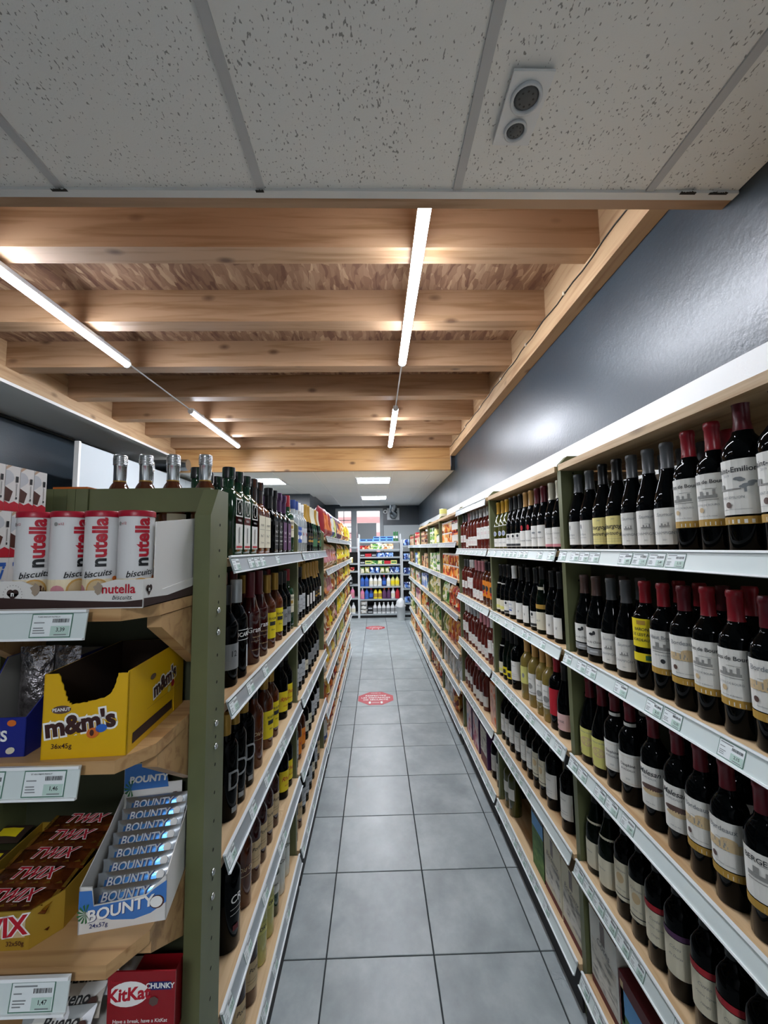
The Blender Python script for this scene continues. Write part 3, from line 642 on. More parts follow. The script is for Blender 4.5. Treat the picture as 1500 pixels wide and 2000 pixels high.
bot('w_cream', burg(.30, .0365), 'glass_black', 'cap_cream', [(.085, .03, .10, 'lab_white'), (.085, .018, .03, 'cap_pink')], [('Chinon', .012, 0, .075, 'ink_soft', 0, .3), ('rouge', .006, 0, .055, 'ink_soft')], (), .225)
bot('w_shoulder', burg(.295, .0365), 'glass_black', 'cap_black', [(.075, .02, .085, 'lab_cream'), (.04, .155, .185, 'lab_white', 0, .026)], (), [('disc', 0, .04, .026, .01, 'lab_lime')], .225)
bot('w_whitecap', burg(.295, .0365), 'glass_black', 'cap_white', [(.075, .025, .10, 'lab_white')], [('Blanc', .012, 0, .082, 'lab_blue', 0, .3)], [('rect', -.02, .02, .06, .062, 'lab_blue'), ('disc', 0, .05, .015, .004, 'lab_blue')], .225)
bot('w_narrow', burg(.295, .0365), 'glass_black', 'cap_black', [(.05, .02, .105, 'lab_white')], [('V', .018, 0, .06, 'ink')], (), .225)
bot('w_spark', champ(.31, .0365), 'glass_green', 'cap_black', [(.09, .02, .10, 'lab_cream'), (.09, .115, .135, 'lab_gold'), (.05, .19, .215, 'lab_cream', 0, .025)], [('BRUT', .011, 0, .06, 'ink_soft', .01)], (), .25)
bot('w_yellowlab', burg(.295, .0365), 'glass_green', 'cap_black', [(.08, .03, .075, 'lab_bright')], (), [('rect', -.012, .012, .04, .062, 'ink')], .225)
bot('w_white', bord(.30, .0365), 'glass_white', 'cap_tan', [(.085, .06, .16, 'lab_white')], [('Blanc', .011, 0, .135, 'ink_soft', 0, .3)], [('disc', 0, .1, .016, .014, 'ink_soft'), ('rect', -.04, .04, .07, .072, 'ink')], .238)
bot('w_whitecream', bord(.30, .0365), 'glass_white', 'cap_tan', [(.075, .08, .165, 'lab_lime')], (), [('disc', 0, .12, .008, .012, 'ink_soft')], .238)
bot('w_redlab', bord(.30, .0365), 'glass_black', 'cap_red', [(.075, .06, .17, 'lab_red')], (), (), .238)
bot('w_pinklab', burg(.295, .0365), 'glass_black', 'cap_black', [(.085, .03, .095, 'lab_pink')], [('ROUSSE', .0115, 0, .065, 'ink')], [('disc', -.015, .045, .005, .005, 'ink')], .225)
bot('w_plain', bord(.30, .0365), 'glass_black', 'cap_black', [(.08, .05, .15, 'lab_white')], [('Merlot', .01, 0, .125, 'ink_grey', 0, .2)], [('rect', -.02, .02, .08, .081, 'ink_grey'), ('rect', -.02, .02, .07, .071, 'ink_grey')], .238)
bot('w_gold', bord(.30, .0365), 'glass_olive', 'cap_tan', [(.06, .09, .15, 'lab_white')], (), (), .238)
# rosé
for i, (cp, lb) in enumerate((('cap_silver', 'lab_white'), ('cap_white', 'lab_white'), ('cap_pink', 'lab_white'), ('cap_grey', 'lab_white'))):
    bot('rose%d' % i, bord(.30, .0365) if i != 2 else burg(.30, .0365), 'glass_rose', cp, [(.085-.012*i, (.03, .075, .02, .06)[i], (.1, .16, .085, .12)[i], lb)], [('Rosé', .012, 0, (.085, .145, .07, .105)[i], 'ink_soft', 0, .3)], [('rect', -.02, .02, (.06, .12, .045, .085)[i], (.062, .122, .047, .087)[i], 'cap_pink'), ('rect', -.02, .02, (.05, .11, .035, .075)[i], (.052, .112, .037, .077)[i], 'cap_pink')], .238 if i != 2 else .225, seg=18)
bot('rose_orange', bord(.30, .0365), 'glass_amber', 'cap_black', [(.08, .06, .17, 'lab_orange')], (), [('disc', 0, .12, .02, .02, 'ink'), ('disc', 0, .09, .012, .01, 'lab_red')], .238, seg=18)
# spirits
def sq(h, r, sh): return [(r*.95, 0), (r, .006), (r, sh), (r*.92, sh+.012), (r*.6, sh+.028), (.0165, sh+.036), (.0165, h-.035), (.019, h-.034), (.019, h-.002), (.018, h)]
bot('herbal', sq(.285, .036, .185), 'glass_jade', 'cap_black', [(.058, .025, .185, 'lab_white'), (.058, .105, .128, 'lab_red'), (.05, .132, .18, 'lab_green')], [('HERBES', .009, 0, .116, 'p_white')], [('disc', 0, .157, .016, .021, 'lab_white'), ('disc', 0, .157, .013, .018, 'lab_green'), ('rect', -.024, .024, .03, .036, 'lab_red'), ('rect', -.004, .004, .045, .095, 'ink_soft')], .25, square=6)
bot('honey', sq(.29, .039, .165), 'glass_amber', 'cap_black', [(.07, .03, .15, 'lab_cream')], [('No. 7', .014, 0, .075, 'ink', .01), ('HONEY', .011, 0, .115, 'ink', .012), ('Tennessee', .008, 0, .05, 'ink', 0, .3)], [('rect', -.03, .03, .098, .099, 'ink')], .205, square=6)
bot('blackmalt', sq(.29, .037, .16), 'glass_black', 'cap_black', [(.05, .025, .145, 'lab_black')], [('No. 7', .016, 0, .1, 'p_white', .01), ('WHISKEY', .009, 0, .06, 'p_white'), ('Old', .01, 0, .125, 'p_white', 0, .3)], [('rect', -.02, .02, .08, .081, 'p_white'), ('rect', -.02, .02, .045, .046, 'p_white')], .2, square=6)
bot('berry', sq(.29, .037, .16), 'glass_black', 'cap_purple', [(.06, .02, .15, 'lab_purple')], [('No. 7', .015, 0, .1, 'p_white', .01), ('BERRY', .009, 0, .06, 'p_white')], [('rect', -.022, .022, .08, .081, 'p_white')], .2, square=6)
bot('irish', spirit(.305, .0365, .185, .0145, .22), 'glass_jade', 'cap_red', [(.10, .085, .175, 'lab_cream')], [('JAMESON', .015, 0, .158, 'ink', .015), ('IRISH WHISKEY', .007, 0, .12, 'ink')], [('rect', -.01, .01, .13, .145, 'lab_gold')], .245)
bot('silverneck', spirit(.305, .0365, .178, .0162, .221), 'glass_amber', 'cap_silver', [(.07, .04, .13, 'lab_cream')], (), (), .231)
cp = [(.0166, .2262), (.0172, .2262), (.0172, .2295), (.0168, .2298), (.0168, .272), (.0172, .2725), (.0172, .276), (.0188, .2765)]
for i in range(5): cp += [(.0190, .2775+.0045*i), (.0190, .2805+.0045*i), (.0184, .281+.0045*i)]
cp += [(.0186, .3045), (.017, .3062), (0, .3062)]
DES['silverneck']['cap'] = MB().lathe(cp, 'cap_chrome', 20, mats=['cap_gold']*3+['cap_chrome']*(len(cp)-4)).mesh('cap', 50)
bot('ricard', spirit(.31, .0385, .18, .0165, .225), 'glass_black', 'cap_silver', [(.03, .03, .1, 'lab_silver', .03)], [('RICARD', .018, 0, .135, 'p_white', .02)], [('rect', -.042, .042, .149, .151, 'p_white'), ('rect', -.042, .042, .118, .12, 'p_white'), ('rect', -.044, -.042, .12, .149, 'p_white'), ('rect', .042, .044, .12, .149, 'p_white')], .236, cap_over=.0025)
bot('grants', spirit(.325, .037, .175, .0145, .24), 'glass_red', 'cap_wine', (), [("Grant's", .026, 0, .12, 'p_white', .005), ('TRIPLE WOOD', .006, 0, .095, 'lab_tan'), ('BLENDED SCOTCH', .005, 0, .05, 'lab_tan')], [('rect', -.025, .025, .08, .0806, 'lab_tan')], .235, cap_over=.0015)
bot('yellowspirit', spirit(.30, .037, .17, .0145, .215), 'glass_amber', 'cap_gold', [(.075, .04, .145, 'lab_bright')], [('RHUM', .014, 0, .12, 'ink', .012), ('Blanc', .01, 0, .075, 'ink', 0, .3)], [('rect', -.016, .016, .092, .108, 'ink')], .225, cap_over=.0015)
bot('greylab', spirit(.30, .037, .17, .0145, .215), 'glass_black', 'cap_black', [(.075, .05, .125, 'lab_grey')], [('12', .024, 0, .095, 'ink', .01)], (), .24)
bot('dletter', spirit(.295, .038, .195, .0155, .22), 'glass_black', 'cap_gold', [(.02, .02, .035, 'lab_grey')], [('D', .075, 0, .11, 'lab_grey', .0)], (), .235)
bot('brownmalt', spirit(.30, .036, .18, .0145, .22), 'glass_amber', 'cap_black', (), [('Old Cask', .018, 0, .12, 'lab_tan', 0, .3)], [('rect', -.03, .03, .1, .101, 'lab_tan')], .24)
bot('scriptyellow', spirit(.30, .0365, .17, .0145, .215), 'glass_black', 'cap_black', [(.08, .035, .125, 'lab_bright')], [('Rhum', .026, 0, .09, 'lab_red', .01, .35), ('Ambré', .012, 0, .06, 'lab_red', 0, .3)], (), .235)
bot('winelab', spirit(.30, .0365, .17, .0145, .215), 'glass_red', 'cap_wine', [(.075, .05, .135, 'lab_tan')], [('Porto', .018, 0, .11, 'ink', .01, .3)], [('rect', -.025, .025, .08, .081, 'ink'), ('rect', -.025, .025, .07, .071, 'ink')], .235)
bot('crletter', spirit(.31, .044, .19, .017, .235), 'glass_black', 'cap_black', (), [('CR', .03, 0, .14, 'p_white', .01)], [('rect', -.02, .02, .115, .116, 'p_white'), ('rect', -.02, .02, .1, .101, 'p_white'), ('rect', -.012, .008, .055, .07, 'lab_wine')], .25)
bot('lemon', spirit(.28, .035, .19, .0145, .225), 'lemon_glass', 'cap_white', [(.05, .11, .145, 'lab_lime')], [('DRY', .018, 0, .127, 'ink', .01)], (), .235)
bot('minty', spirit(.28, .035, .19, .0145, .225), 'glass_jade', 'cap_green', [(.07, .09, .16, 'lab_white')], [('MINT', .014, 0, .125, 'ink')], (), .235)
bot('coconut', spirit(.28, .036, .19, .0145, .225), 'white_glass', 'cap_white', (), [('Coco', .022, 0, .14, 'ink', .01, .2)], (), .235)
bot('vodka', spirit(.30, .036, .18, .0145, .22), 'glass_clear', 'cap_blue', [(.07, .06, .15, 'lab_blue')], [('VODKA', .015, 0, .125, 'p_white', .01)], [('disc', 0, .09, .012, .012, 'p_white')], .25)
bot('vodkared', spirit(.30, .036, .18, .0145, .22), 'glass_clear', 'cap_white', [(.07, .06, .15, 'lab_silver')], [('V', .03, 0, .11, 'lab_red', .01)], (), .25)
bot('goldchamp', champ(.315, .041), 'glass_black', 'cap_gold', [(.09, .05, .13, 'lab_black')], [('Brut', .018, 0, .1, 'lab_gold', 0, .3)], [('disc', 0, .075, .02, .008, 'lab_gold')], .2)
bot('greenchamp', champ(.315, .041), 'glass_jade', 'cap_cream', [(.09, .04, .09, 'lab_green')], (), (), .2)
bot('whiteslip', champ(.315, .041), 'glass_black', 'cap_gold', [(.03, .05, .12, 'lab_white')], (), (), .22)
bot('orangelab', spirit(.27, .036, .16, .0145, .2), 'glass_amber', 'cap_black', [(.085, .03, .12, 'lab_orange')], [('XO', .02, 0, .085, 'lab_red', .01)], (), .22)
bot('creambrand', spirit(.27, .036, .16, .0145, .2), 'glass_black', 'cap_black', [(.08, .05, .11, 'lab_cream')], [('N°1', .018, 0, .08, 'ink', .01)], (), .22)
bot('oldlab', spirit(.30, .0365, .17, .0145, .215), 'glass_black', 'cap_black', [(.085, .05, .145, 'lab_silver')], [('Old', .016, 0, .12, 'ink'), ('SCOTCH', .009, 0, .09, 'ink')], [('rect', -.03, .03, .07, .072, 'ink')], .24)

LOOK = dict(cotes='Côtes de Bourg château-label bottle', emilion='large Saint-Emilion bottle with tree label', bordeaux='Bordeaux bottle with tan landscape label',
 bergerac='Bergerac bottle with château label', malesan='Malesan bottle with brown picture', blaye='Haut Bourg bottle with white label', lestac='Bordeaux bottle with bright yellow label',
 dompierre='wine bottle with white collar ring', saumur='Saumur Champigny bottle, white label', bourgogne='Bourgogne bottle with yellow script label', plainburg='wine bottle with plain white label',
 rhone='wine bottle with bird emblem label', limelab='wine bottle with lime oval label', collar='green wine bottle with cream collar', creamlab='bottle with tall cream château label',
 redband='bottle with red-banded label', violetband='bottle with violet-banded label', w_yellow='white wine bottle with yellow capsule', w_dark='black-capped pinot bottle', w_tan='tan-capped bottle with red seal',
 w_redcap='red-capped bottle with narrow label', w_cream='cream-capped bottle, pink-edged label', w_shoulder='bottle with small white shoulder label', w_whitecap='wine bottle with white capsule', w_narrow='black wine bottle with narrow white label',
 w_spark='sparkling wine bottle with cream label', w_yellowlab='bottle with bright yellow label', w_white='golden white wine bottle with white label', w_whitecream='golden white wine bottle, lime label', w_redlab='wine bottle with tall red label', w_pinklab='wine bottle with pink label',
 w_plain='dark bottle with plain white label', w_gold='olive-gold wine bottle', rose0='rosé bottle with silver capsule', rose1='rosé bottle with white capsule', rose2='slim rosé bottle with pink capsule', rose3='rosé bottle with grey capsule', rose_orange='amber bottle with orange label',
 herbal='square green herb liqueur bottle', honey='square whiskey bottle with cream label', blackmalt='square black-label whiskey bottle', berry='square purple-label whiskey bottle', irish='green Irish whiskey bottle with red cap', silverneck='amber bottle with long silver cap',
 ricard='dark pastis bottle with white lettering', grants='dark red whisky bottle with white lettering', yellowspirit='amber spirit bottle with yellow label', greylab='black spirit bottle with grey label', dletter='black bottle with large grey letter', brownmalt='brown malt bottle with tan script',
 scriptyellow='rum bottle with red script label', winelab='port bottle with tan label', crletter='big black bottle with white lettering', lemon='pale yellow-green bottle', minty='green mint bottle with white label', coconut='white coconut liqueur bottle', vodka='clear bottle with blue label', vodkared='clear bottle with silver label',
 goldchamp='black sparkling bottle with gold foil', greenchamp='green sparkling bottle with cream foil', whiteslip='gold-necked bottle with white slip', orangelab='small amber bottle with orange label', creambrand='small black bottle with cream label', oldlab='dark whisky bottle with silver label')
def put(key, x, y, z, rz, where, name='wine_bottle', group=None, parts=True, cat='bottle', pos=None):
    d = DES[key]; o = obj(name, d['body'], None, (x, y, z+.0003), rz)
    tag(o, LOOK[key]+', '+(pos+', ' if pos else '')+where, cat, group or (name.replace('_', ' ')+'s on '+where))
    if 'cap' in d: obj('capsule' if name == 'wine_bottle' else 'cap', d['cap'], o)
    if 'label' in d:
        l = obj('label', d['label'], o)
        if 'label2' in d: obj('small_label', d['label2'], o)
        if 'letter' in d and parts: obj('lettering', d['letter'], l)
    elif 'letter' in d: obj('lettering', d['letter'], o)
    return o
def ys(s): return [float(a) for a in s.split()]
XB = .79
ROWS = [
 (0, 0, '1.548 1.463 1.376 1.294 1.2165 1.1415 1.066 0.9895 0.9155 0.837 0.7535', 'plainburg plainburg bourgogne bourgogne saumur saumur saumur cotes cotes emilion emilion', -62),
 (0, 1, '1.543 1.461 1.369 1.288 1.195 1.119 1.043 0.968 0.893 0.818 0.742', 'rhone rhone saumur saumur lestac blaye bordeaux cotes cotes bordeaux bordeaux', -58),
 (0, 2, '1.548 1.467 1.389 1.308 1.200 1.106 1.030 0.955 0.869 0.793', 'limelab limelab dompierre dompierre malesan malesan bordeaux bordeaux bergerac bergerac', -60),
 (0, 3, '1.548 1.467 1.373 1.298 1.223 1.145 1.053 0.978 0.903 0.827', 'collar collar creamlab creamlab redband violetband redband redband violetband redband', -62),
 (1, 0, '2.563 2.471 2.396 2.320 2.245 2.170 2.095 2.019 1.944 1.869 1.783 1.708', 'w_yellow w_yellow w_yellow w_dark w_dark w_dark w_tan w_tan w_redcap w_redcap w_cream w_cream', -68),
 (1, 1, '2.563 2.487 2.411 2.323 2.209 2.105 2.003 1.927 1.822 1.741', 'w_shoulder w_shoulder w_dark w_whitecap w_narrow w_narrow w_dark w_spark w_narrow w_narrow', -68),
 (1, 2, '2.559 2.483 2.408 2.326 2.175 2.069 1.972 1.897 1.822 1.747', 'w_shoulder w_yellowlab w_yellowlab w_plain w_whitecream w_white w_white w_white w_redlab w_pinklab', -68),
 (1, 3, '2.563 2.488 2.413 2.320 2.225 2.144 2.063 1.987 1.905 1.760', ' '.join(['w_plain']*6+['creamlab']*2+['w_plain']*2), -68),
]
NTH = ('first', 'second', 'third', 'fourth', 'fifth', 'sixth', 'seventh', 'eighth', 'ninth', 'tenth', 'eleventh', 'twelfth', 'thirteenth', 'fourteenth', 'fifteenth', 'sixteenth')
def nth(i): return NTH[i]+' from end-wall side'
WBAY = ('red wine bay', 'mixed wine bay', 'rosé bay')
for b, s_, yl, ks, ang in ROWS:
    z = ZR[s_]-.004; wh = '%s shelf, %s' % (SHR[s_], WBAY[b])
    Y = ys(yl); K = ks.split()
    for i_, (y, k) in enumerate(zip(Y, K)):
        a = ang+rnd.uniform(-7, 7)
        if k == 'emilion': a = -78
        if k == 'cotes': a = -74
        put(k, XB, y, z, rad(a), wh, pos=nth(i_))
    # a second row stands behind
    for j, (y, k) in enumerate(zip(Y, K)):
        if j % 5 == 3 or k == 'emilion': continue
        put(k, XB+.095, y-.01 if y > .8 else y, z, rad(-90+rnd.uniform(-20, 20)), 'back row of '+wh, parts=False)
for yy in (2.55, 2.472): put('w_gold', XB, yy, ZR[4]-.004, rad(-70), 'lowest shelf, mixed wine bay', pos='first from post' if yy > 2.5 else 'second from post')
# rosé bay
RK = (['rose3']*2+['rose2']+['rose0']*3+['rose1']*4, ['rose3']*2+['rose1']*2+['rose2']*3+['rose_orange']*3, ['rose1']*2+['rose0']*3+['rose2']*3+['rose1']*2, ['rose3']*3+['rose2']*2+['rose0']*2)
for s_, K in enumerate(RK):
    z = ZR[s_]-.004; wh = '%s shelf, rosé bay' % SHR[s_]
    for j, k in enumerate(K): put(k, XB+rnd.uniform(-.004, .004), 3.57-.096*j, z, rad(-76+rnd.uniform(-8, 8)), wh, parts=s_ < 3, pos=nth(j))
    if s_ < 3:
        for j, k in enumerate(K):
            if j % 3 != 1: put(k, XB+.1, 3.57-.096*j, z, rad(-85), 'back row of '+wh, parts=False)
# spirits, left gondola
XS = -.465
LROWS = [
 (0, 0, '1.292 1.373 1.457 1.541 1.624 1.774 1.855 1.943 2.041 2.145', 'herbal herbal herbal honey honey blackmalt blackmalt berry berry irish'),
 (0, 1, '1.292 1.378 1.531 1.64 1.765 1.90 1.99 2.08 2.155', 'greylab ricard grants grants yellowspirit yellowspirit greylab greylab irish'),
 (0, 2, '1.306 1.386 1.477 1.593 1.738 1.835 2.02 2.13', 'dletter dletter dletter brownmalt yellowspirit yellowspirit scriptyellow scriptyellow'),
 (0, 3, '1.33 1.47 1.573 1.66 1.756 1.856 2.05 2.145', 'crletter brownmalt winelab winelab winelab winelab scriptyellow scriptyellow'),
 (0, 4, '1.30 1.42 1.55 1.68 1.79 1.88 1.99 2.09', 'brownmalt winelab winelab lemon lemon minty coconut coconut'),
 (1, 0, '2.30 2.38 2.46 2.56 2.68 2.78 2.88 2.98 3.10 3.20', 'vodka vodka vodkared vodkared goldchamp goldchamp greenchamp greenchamp goldchamp greenchamp'),
 (1, 1, '2.30 2.40 2.50 2.62 2.74 2.86 2.98 3.10 3.20', 'greylab oldlab oldlab whiteslip whiteslip whiteslip goldchamp goldchamp whiteslip'),
 (1, 2, '2.30 2.40 2.50 2.62 2.74 2.86 2.98 3.10', 'oldlab oldlab oldlab creambrand greylab greylab greylab greylab'),
 (1, 3, '2.30 2.40 2.52 2.64 2.76 2.88 3.0 3.12', 'oldlab orangelab orangelab creambrand creambrand oldlab oldlab oldlab'),
 (1, 4, '2.30 2.42 2.54 2.66 2.78 2.90 3.02 3.14', 'winelab winelab oldlab oldlab oldlab creambrand oldlab winelab'),
]
SB = ('first spirits bay', 'second spirits bay')
for b, s_, yl, ks in LROWS:
    z = ZL[s_]-.004; wh = '%s shelf, %s' % (SHR[s_], SB[b])
    for j, (y, k) in enumerate(zip(ys(yl), ks.split())):
        put(k, XS, y, z, rad(88 if DES[k].get('sq') else 62+rnd.uniform(-6, 6)) if b == 0 else rad(74), wh, 'spirit_bottle', pos=NTH[j]+' from entrance side')
        if s_ < 3: put(k, XS-.1, y, z, rad(80), 'back row of '+wh, 'spirit_bottle', parts=False)
SNK = ('beside the post', 'second from the post', 'third from the post', 'fourth from the post', 'second row', 'second row')
for i, (x, y) in enumerate(((-.493, 1.205), (-.585, 1.2), (-.665, 1.2), (-.74, 1.2), (-.63, 1.29), (-.71, 1.29))):
    put('silverneck', x-.01, y, ZL[0]-.004, rad(60), 'top shelf behind end cap', 'spirit_bottle', pos=SNK[i])

# ================================================================ GROCERIES
PK = {}
def jar(key, r, h, content, label, lid, print_=None):
    b = MB(); k = r*.9
    prof = [(r*.93, 0), (r, .004), (r, h*.18), (r, h*.72), (r, h*.8), (k, h*.87), (k, h*.88), (k*1.04, h*.885), (k*1.04, h), (0, h)]
    b.lathe(prof, label, 16, mats=[content, content, label, content, content, content, lid, lid, lid]); PK[key] = (b.mesh('jar', 40), 2*r, 2*r, h)
def can(key, r, h, label, band=None):
    b = MB(); prof = [(r*.96, 0), (r, .003), (r, h*.3), (r, h*.55), (r, h-.003), (r*.96, h), (r*.93, h-.003), (0, h-.003)]
    b.lathe(prof, label, 16, mats=['steel', label, band or label, label, 'steel', 'steel', 'steel']); PK[key] = (b.mesh('can', 40), 2*r, 2*r, h)
def carton(key, w, h, d, base, bands=(), discs=(), txt=None):
    b = MB().box(-w/2, w/2, -d/2, d/2, 0, h, base); fn = front(-d/2, .0006)
    for u0, u1, v0, v1, mt in bands: b.rect(u0*w, u1*w, v0*h, v1*h, fn, mt)
    fn = front(-d/2, .001)
    for u, v, a, c, mt in discs: b.disc(u*w, v*h, a*w, c*h, fn, mt)
    if txt: b.text(txt[0], txt[1], 0, txt[2]*h, front(-d/2, .0014), txt[3], .015)
    PK[key] = (b.mesh('box'), w, d, h)
def bag(key, w, h, d, mt, mid=None, nx=6, nz=8, seed=0, tilt=0.0):
    r = random.Random(seed); b = MB()
    for s in (-1, 1):
        base = len(b.v)
        for j in range(nz+1):
            v = j/nz
            for i in range(nx+1):
                u = i/nx*2-1; t = max(0, (1-abs(u)**2.6))**.7*max(0, 1-abs(2*v-1)**(3 if v > .5 else 12))**.8
                b.v.append((u*w/2*(1-.05*math.sin(PI*v)), s*(d/2*t*(1+.18*r.uniform(-1, 1))+.0006), v*h))
        for j in range(nz):
            for i in range(nx):
                q = (base+j*(nx+1)+i, base+j*(nx+1)+i+1, base+(j+1)*(nx+1)+i+1, base+(j+1)*(nx+1)+i)
                b.f.append(q if s < 0 else q[::-1]); m_ = mt
                if mid and s < 0 and 2 <= j < nz-2 and 1 <= i < nx-1: m_ = mid
                if j in (0, nz-1): m_ = mt
                b.m.append(b.mi(m_)); b.sm.append(True)
    PK[key] = (b.mesh('bag'), w, d, h)
def flask(key, w, d, h, body, cap, label, trigger=False):
    b = MB()
    b.loft([(0, w*.46, d*.46, 3), (.006, w/2, d/2, 3), (h*.16, w/2, d/2, 3), (h*.5, w/2, d/2, 3), (h*.62, w*.46, d*.46, 2.6), (h*.78, w*.24, d*.26, 2), (h*.84, w*.16, d*.22, 2)], body, 16, mats=[body, body, label, body, body, body])
    b.loft([(h*.84, w*.2, d*.26, 2), (h*.985, w*.18, d*.24, 2), (h, w*.15, d*.2, 2)], cap, 12)
    if trigger: b.box(-w*.12, w*.12, -d*.55, d*.3, h*.93, h, cap)
    PK[key] = (b.mesh('flask', 50), w, d, h)
printed('pr_orange', ['d9762a', 'e6b25a', 'b8402a', 'ecd9b4', '8a3a1e', 'e0984a']); printed('pr_green', ['7fae4a', 'e2e8d0', '4c8a3c', 'd8dc96', '2f6a34']); printed('pr_tan', ['cfae78', 'e8d9b8', '9a6a3e', 'd98c4a', 'efe8d8'])
printed('pr_red', ['b3262a', 'e2c9a4', '7a1c1e', 'd9803a', '3a2420']); printed('pr_gold', ['e2b22a', 'f0d878', 'c9741c', 'fbf0c8', 'a8501c']); printed('pr_mix', ['c94a3a', '4a7fb5', 'e8e0cc', '7fae4a', '8a4a8f', 'e2b24a'])
printed('pr_choc', ['4a2a1e', '6e4630', 'd8b88a', '2e1a14', 'a8603a']); printed('pr_clear', ['c9cbc6', 'e8e8e4', '9aa0a0', 'b7aea0', 'dfe3e8']); printed('pr_blue', ['2f4f9e', '8fb0de', 'e6ecf4', '1d2f66', '5a86c6']); printed('pr_cream', ['efe6c8', 'd8c46a', '8a9a4a', 'f4f0e0', '5a7a3a'])
printed('pr_pasta', ['a8402a', 'd9a04a', 'c8602a', '6a2a1e', 'e2c080'], 30)
jar('jar_orange', .038, .115, 'pr_orange', 'pr_orange', 'cap_white'); jar('jar_red', .038, .11, 'pr_red', 'lab_white', 'cap_red'); jar('jar_green', .036, .12, 'pr_green', 'lab_white', 'cap_green'); jar('jar_cream', .038, .11, 'pr_cream', 'pr_cream', 'cap_gold')
can('can_green', .037, .11, 'pr_green', 'lab_white'); can('can_tan', .037, .105, 'pr_tan', 'lab_cream'); can('can_yellow', .05, .19, 'lab_lime', 'lab_yellow'); can('can_choc', .042, .08, 'pr_choc')
carton('box_choc', .09, .07, .16, 'pr_choc', [(-.4, .4, .3, .7, 'lab_tan')]); carton('box_blue', .11, .2, .06, 'pr_blue', [(-.45, .45, .55, .8, 'lab_white')]); carton('box_tan', .12, .2, .05, 'pr_tan', [(-.4, .4, .7, .92, 'lab_red')]); carton('box_pink', .13, .19, .05, 'cap_pink', [(-.4, .4, .6, .9, 'lab_purple'), (-.3, .3, .15, .5, 'lab_white')]); carton('box_mix', .11, .18, .06, 'pr_mix', [(-.4, .4, .65, .85, 'lab_white')])
carton('box_green', .085, .075, .12, 'pr_green', [(-.45, .45, .2, .6, 'lab_white')]); carton('box_red', .13, .08, .18, 'lab_red', [(-.4, .4, .3, .7, 'lab_cream')])
for i, (k, a, b_) in enumerate((('bag_orange', 'pr_gold', 'pr_orange'), ('bag_red', 'pr_red', 'pr_orange'), ('bag_pasta', 'pr_pasta', 'pr_pasta'), ('bag_clear', 'pr_clear', 'pr_clear'), ('bag_green', 'pr_green', 'pr_cream'), ('bag_cream', 'pr_cream', 'pr_cream'), ('bag_choc', 'pr_choc', 'pr_tan'))): bag(k, .16, .24, .08, a, b_, seed=i)
GL = dict(jar_orange='orange sauce jar', jar_red='red-lidded jar', jar_green='green vegetable jar', jar_cream='cream-label jar', can_green='green food tin', can_tan='tan food tin', can_yellow='tall pale yellow tin', can_choc='flat brown tin', box_choc='chocolate brown carton', box_blue='blue carton', box_tan='tan cereal carton', box_pink='pink carton', box_mix='multicoloured carton', box_green='small green carton', box_red='flat red carton',
 bag_orange='orange and yellow food bag', bag_red='red food bag', bag_pasta='red-brown pasta bag', bag_clear='clear plastic food bag', bag_green='green food bag', bag_cream='cream food bag', bag_choc='brown food bag')
NAME = dict(jar='food_jar', can='food_tin', box='grocery_carton', bag='food_bag')
CAT = dict(jar='jar', can='tin', box='carton', bag='bag')
def stock(key, x, y, z, rz, label, name, cat, group, tilt=0):
    o = obj(name, PK[key][0], None, (x, y, z+.0003), rz); tag(o, label, cat, group)
    return o
def fill(side, y0, y1, z, runs, where, hmax=.3, gap=.006):
    """runs: (design, how many, layers); placed from the far post towards the near one"""
    y = y1-.04; s = 1 if side == 'R' else -1; c_ = 0
    for key, n, layers in runs:
        me, w, d, h = PK[key]; pre = key.split('_')[0]
        for i in range(n):
            if y-w < y0+.01: return
            lay = max(1, min(layers, int((hmax-.01)//h)))
            for j in range(lay):
                xx = ((.745 if pre == 'bag' else .76)+d/2+rnd.uniform(0, .008)) if s > 0 else -(.44+d/2+rnd.uniform(0, .008))
                stock(key, xx if j == 0 else xx_, y-w/2, z+j*(h+.0005), rad(-90) if s > 0 else rad(90), '%s%s, %s column from end wall, %s' % ('upper ' if j and lay == 2 else 'lower ' if lay == 2 else ('bottom ', 'middle ', 'upper ')[j] if lay == 3 else '', GL[key], NTH[c_], where), NAME[pre], CAT[pre], '%s stock on %s' % (CAT[pre], where))
                xx_ = xx
            y -= w+gap; c_ += 1
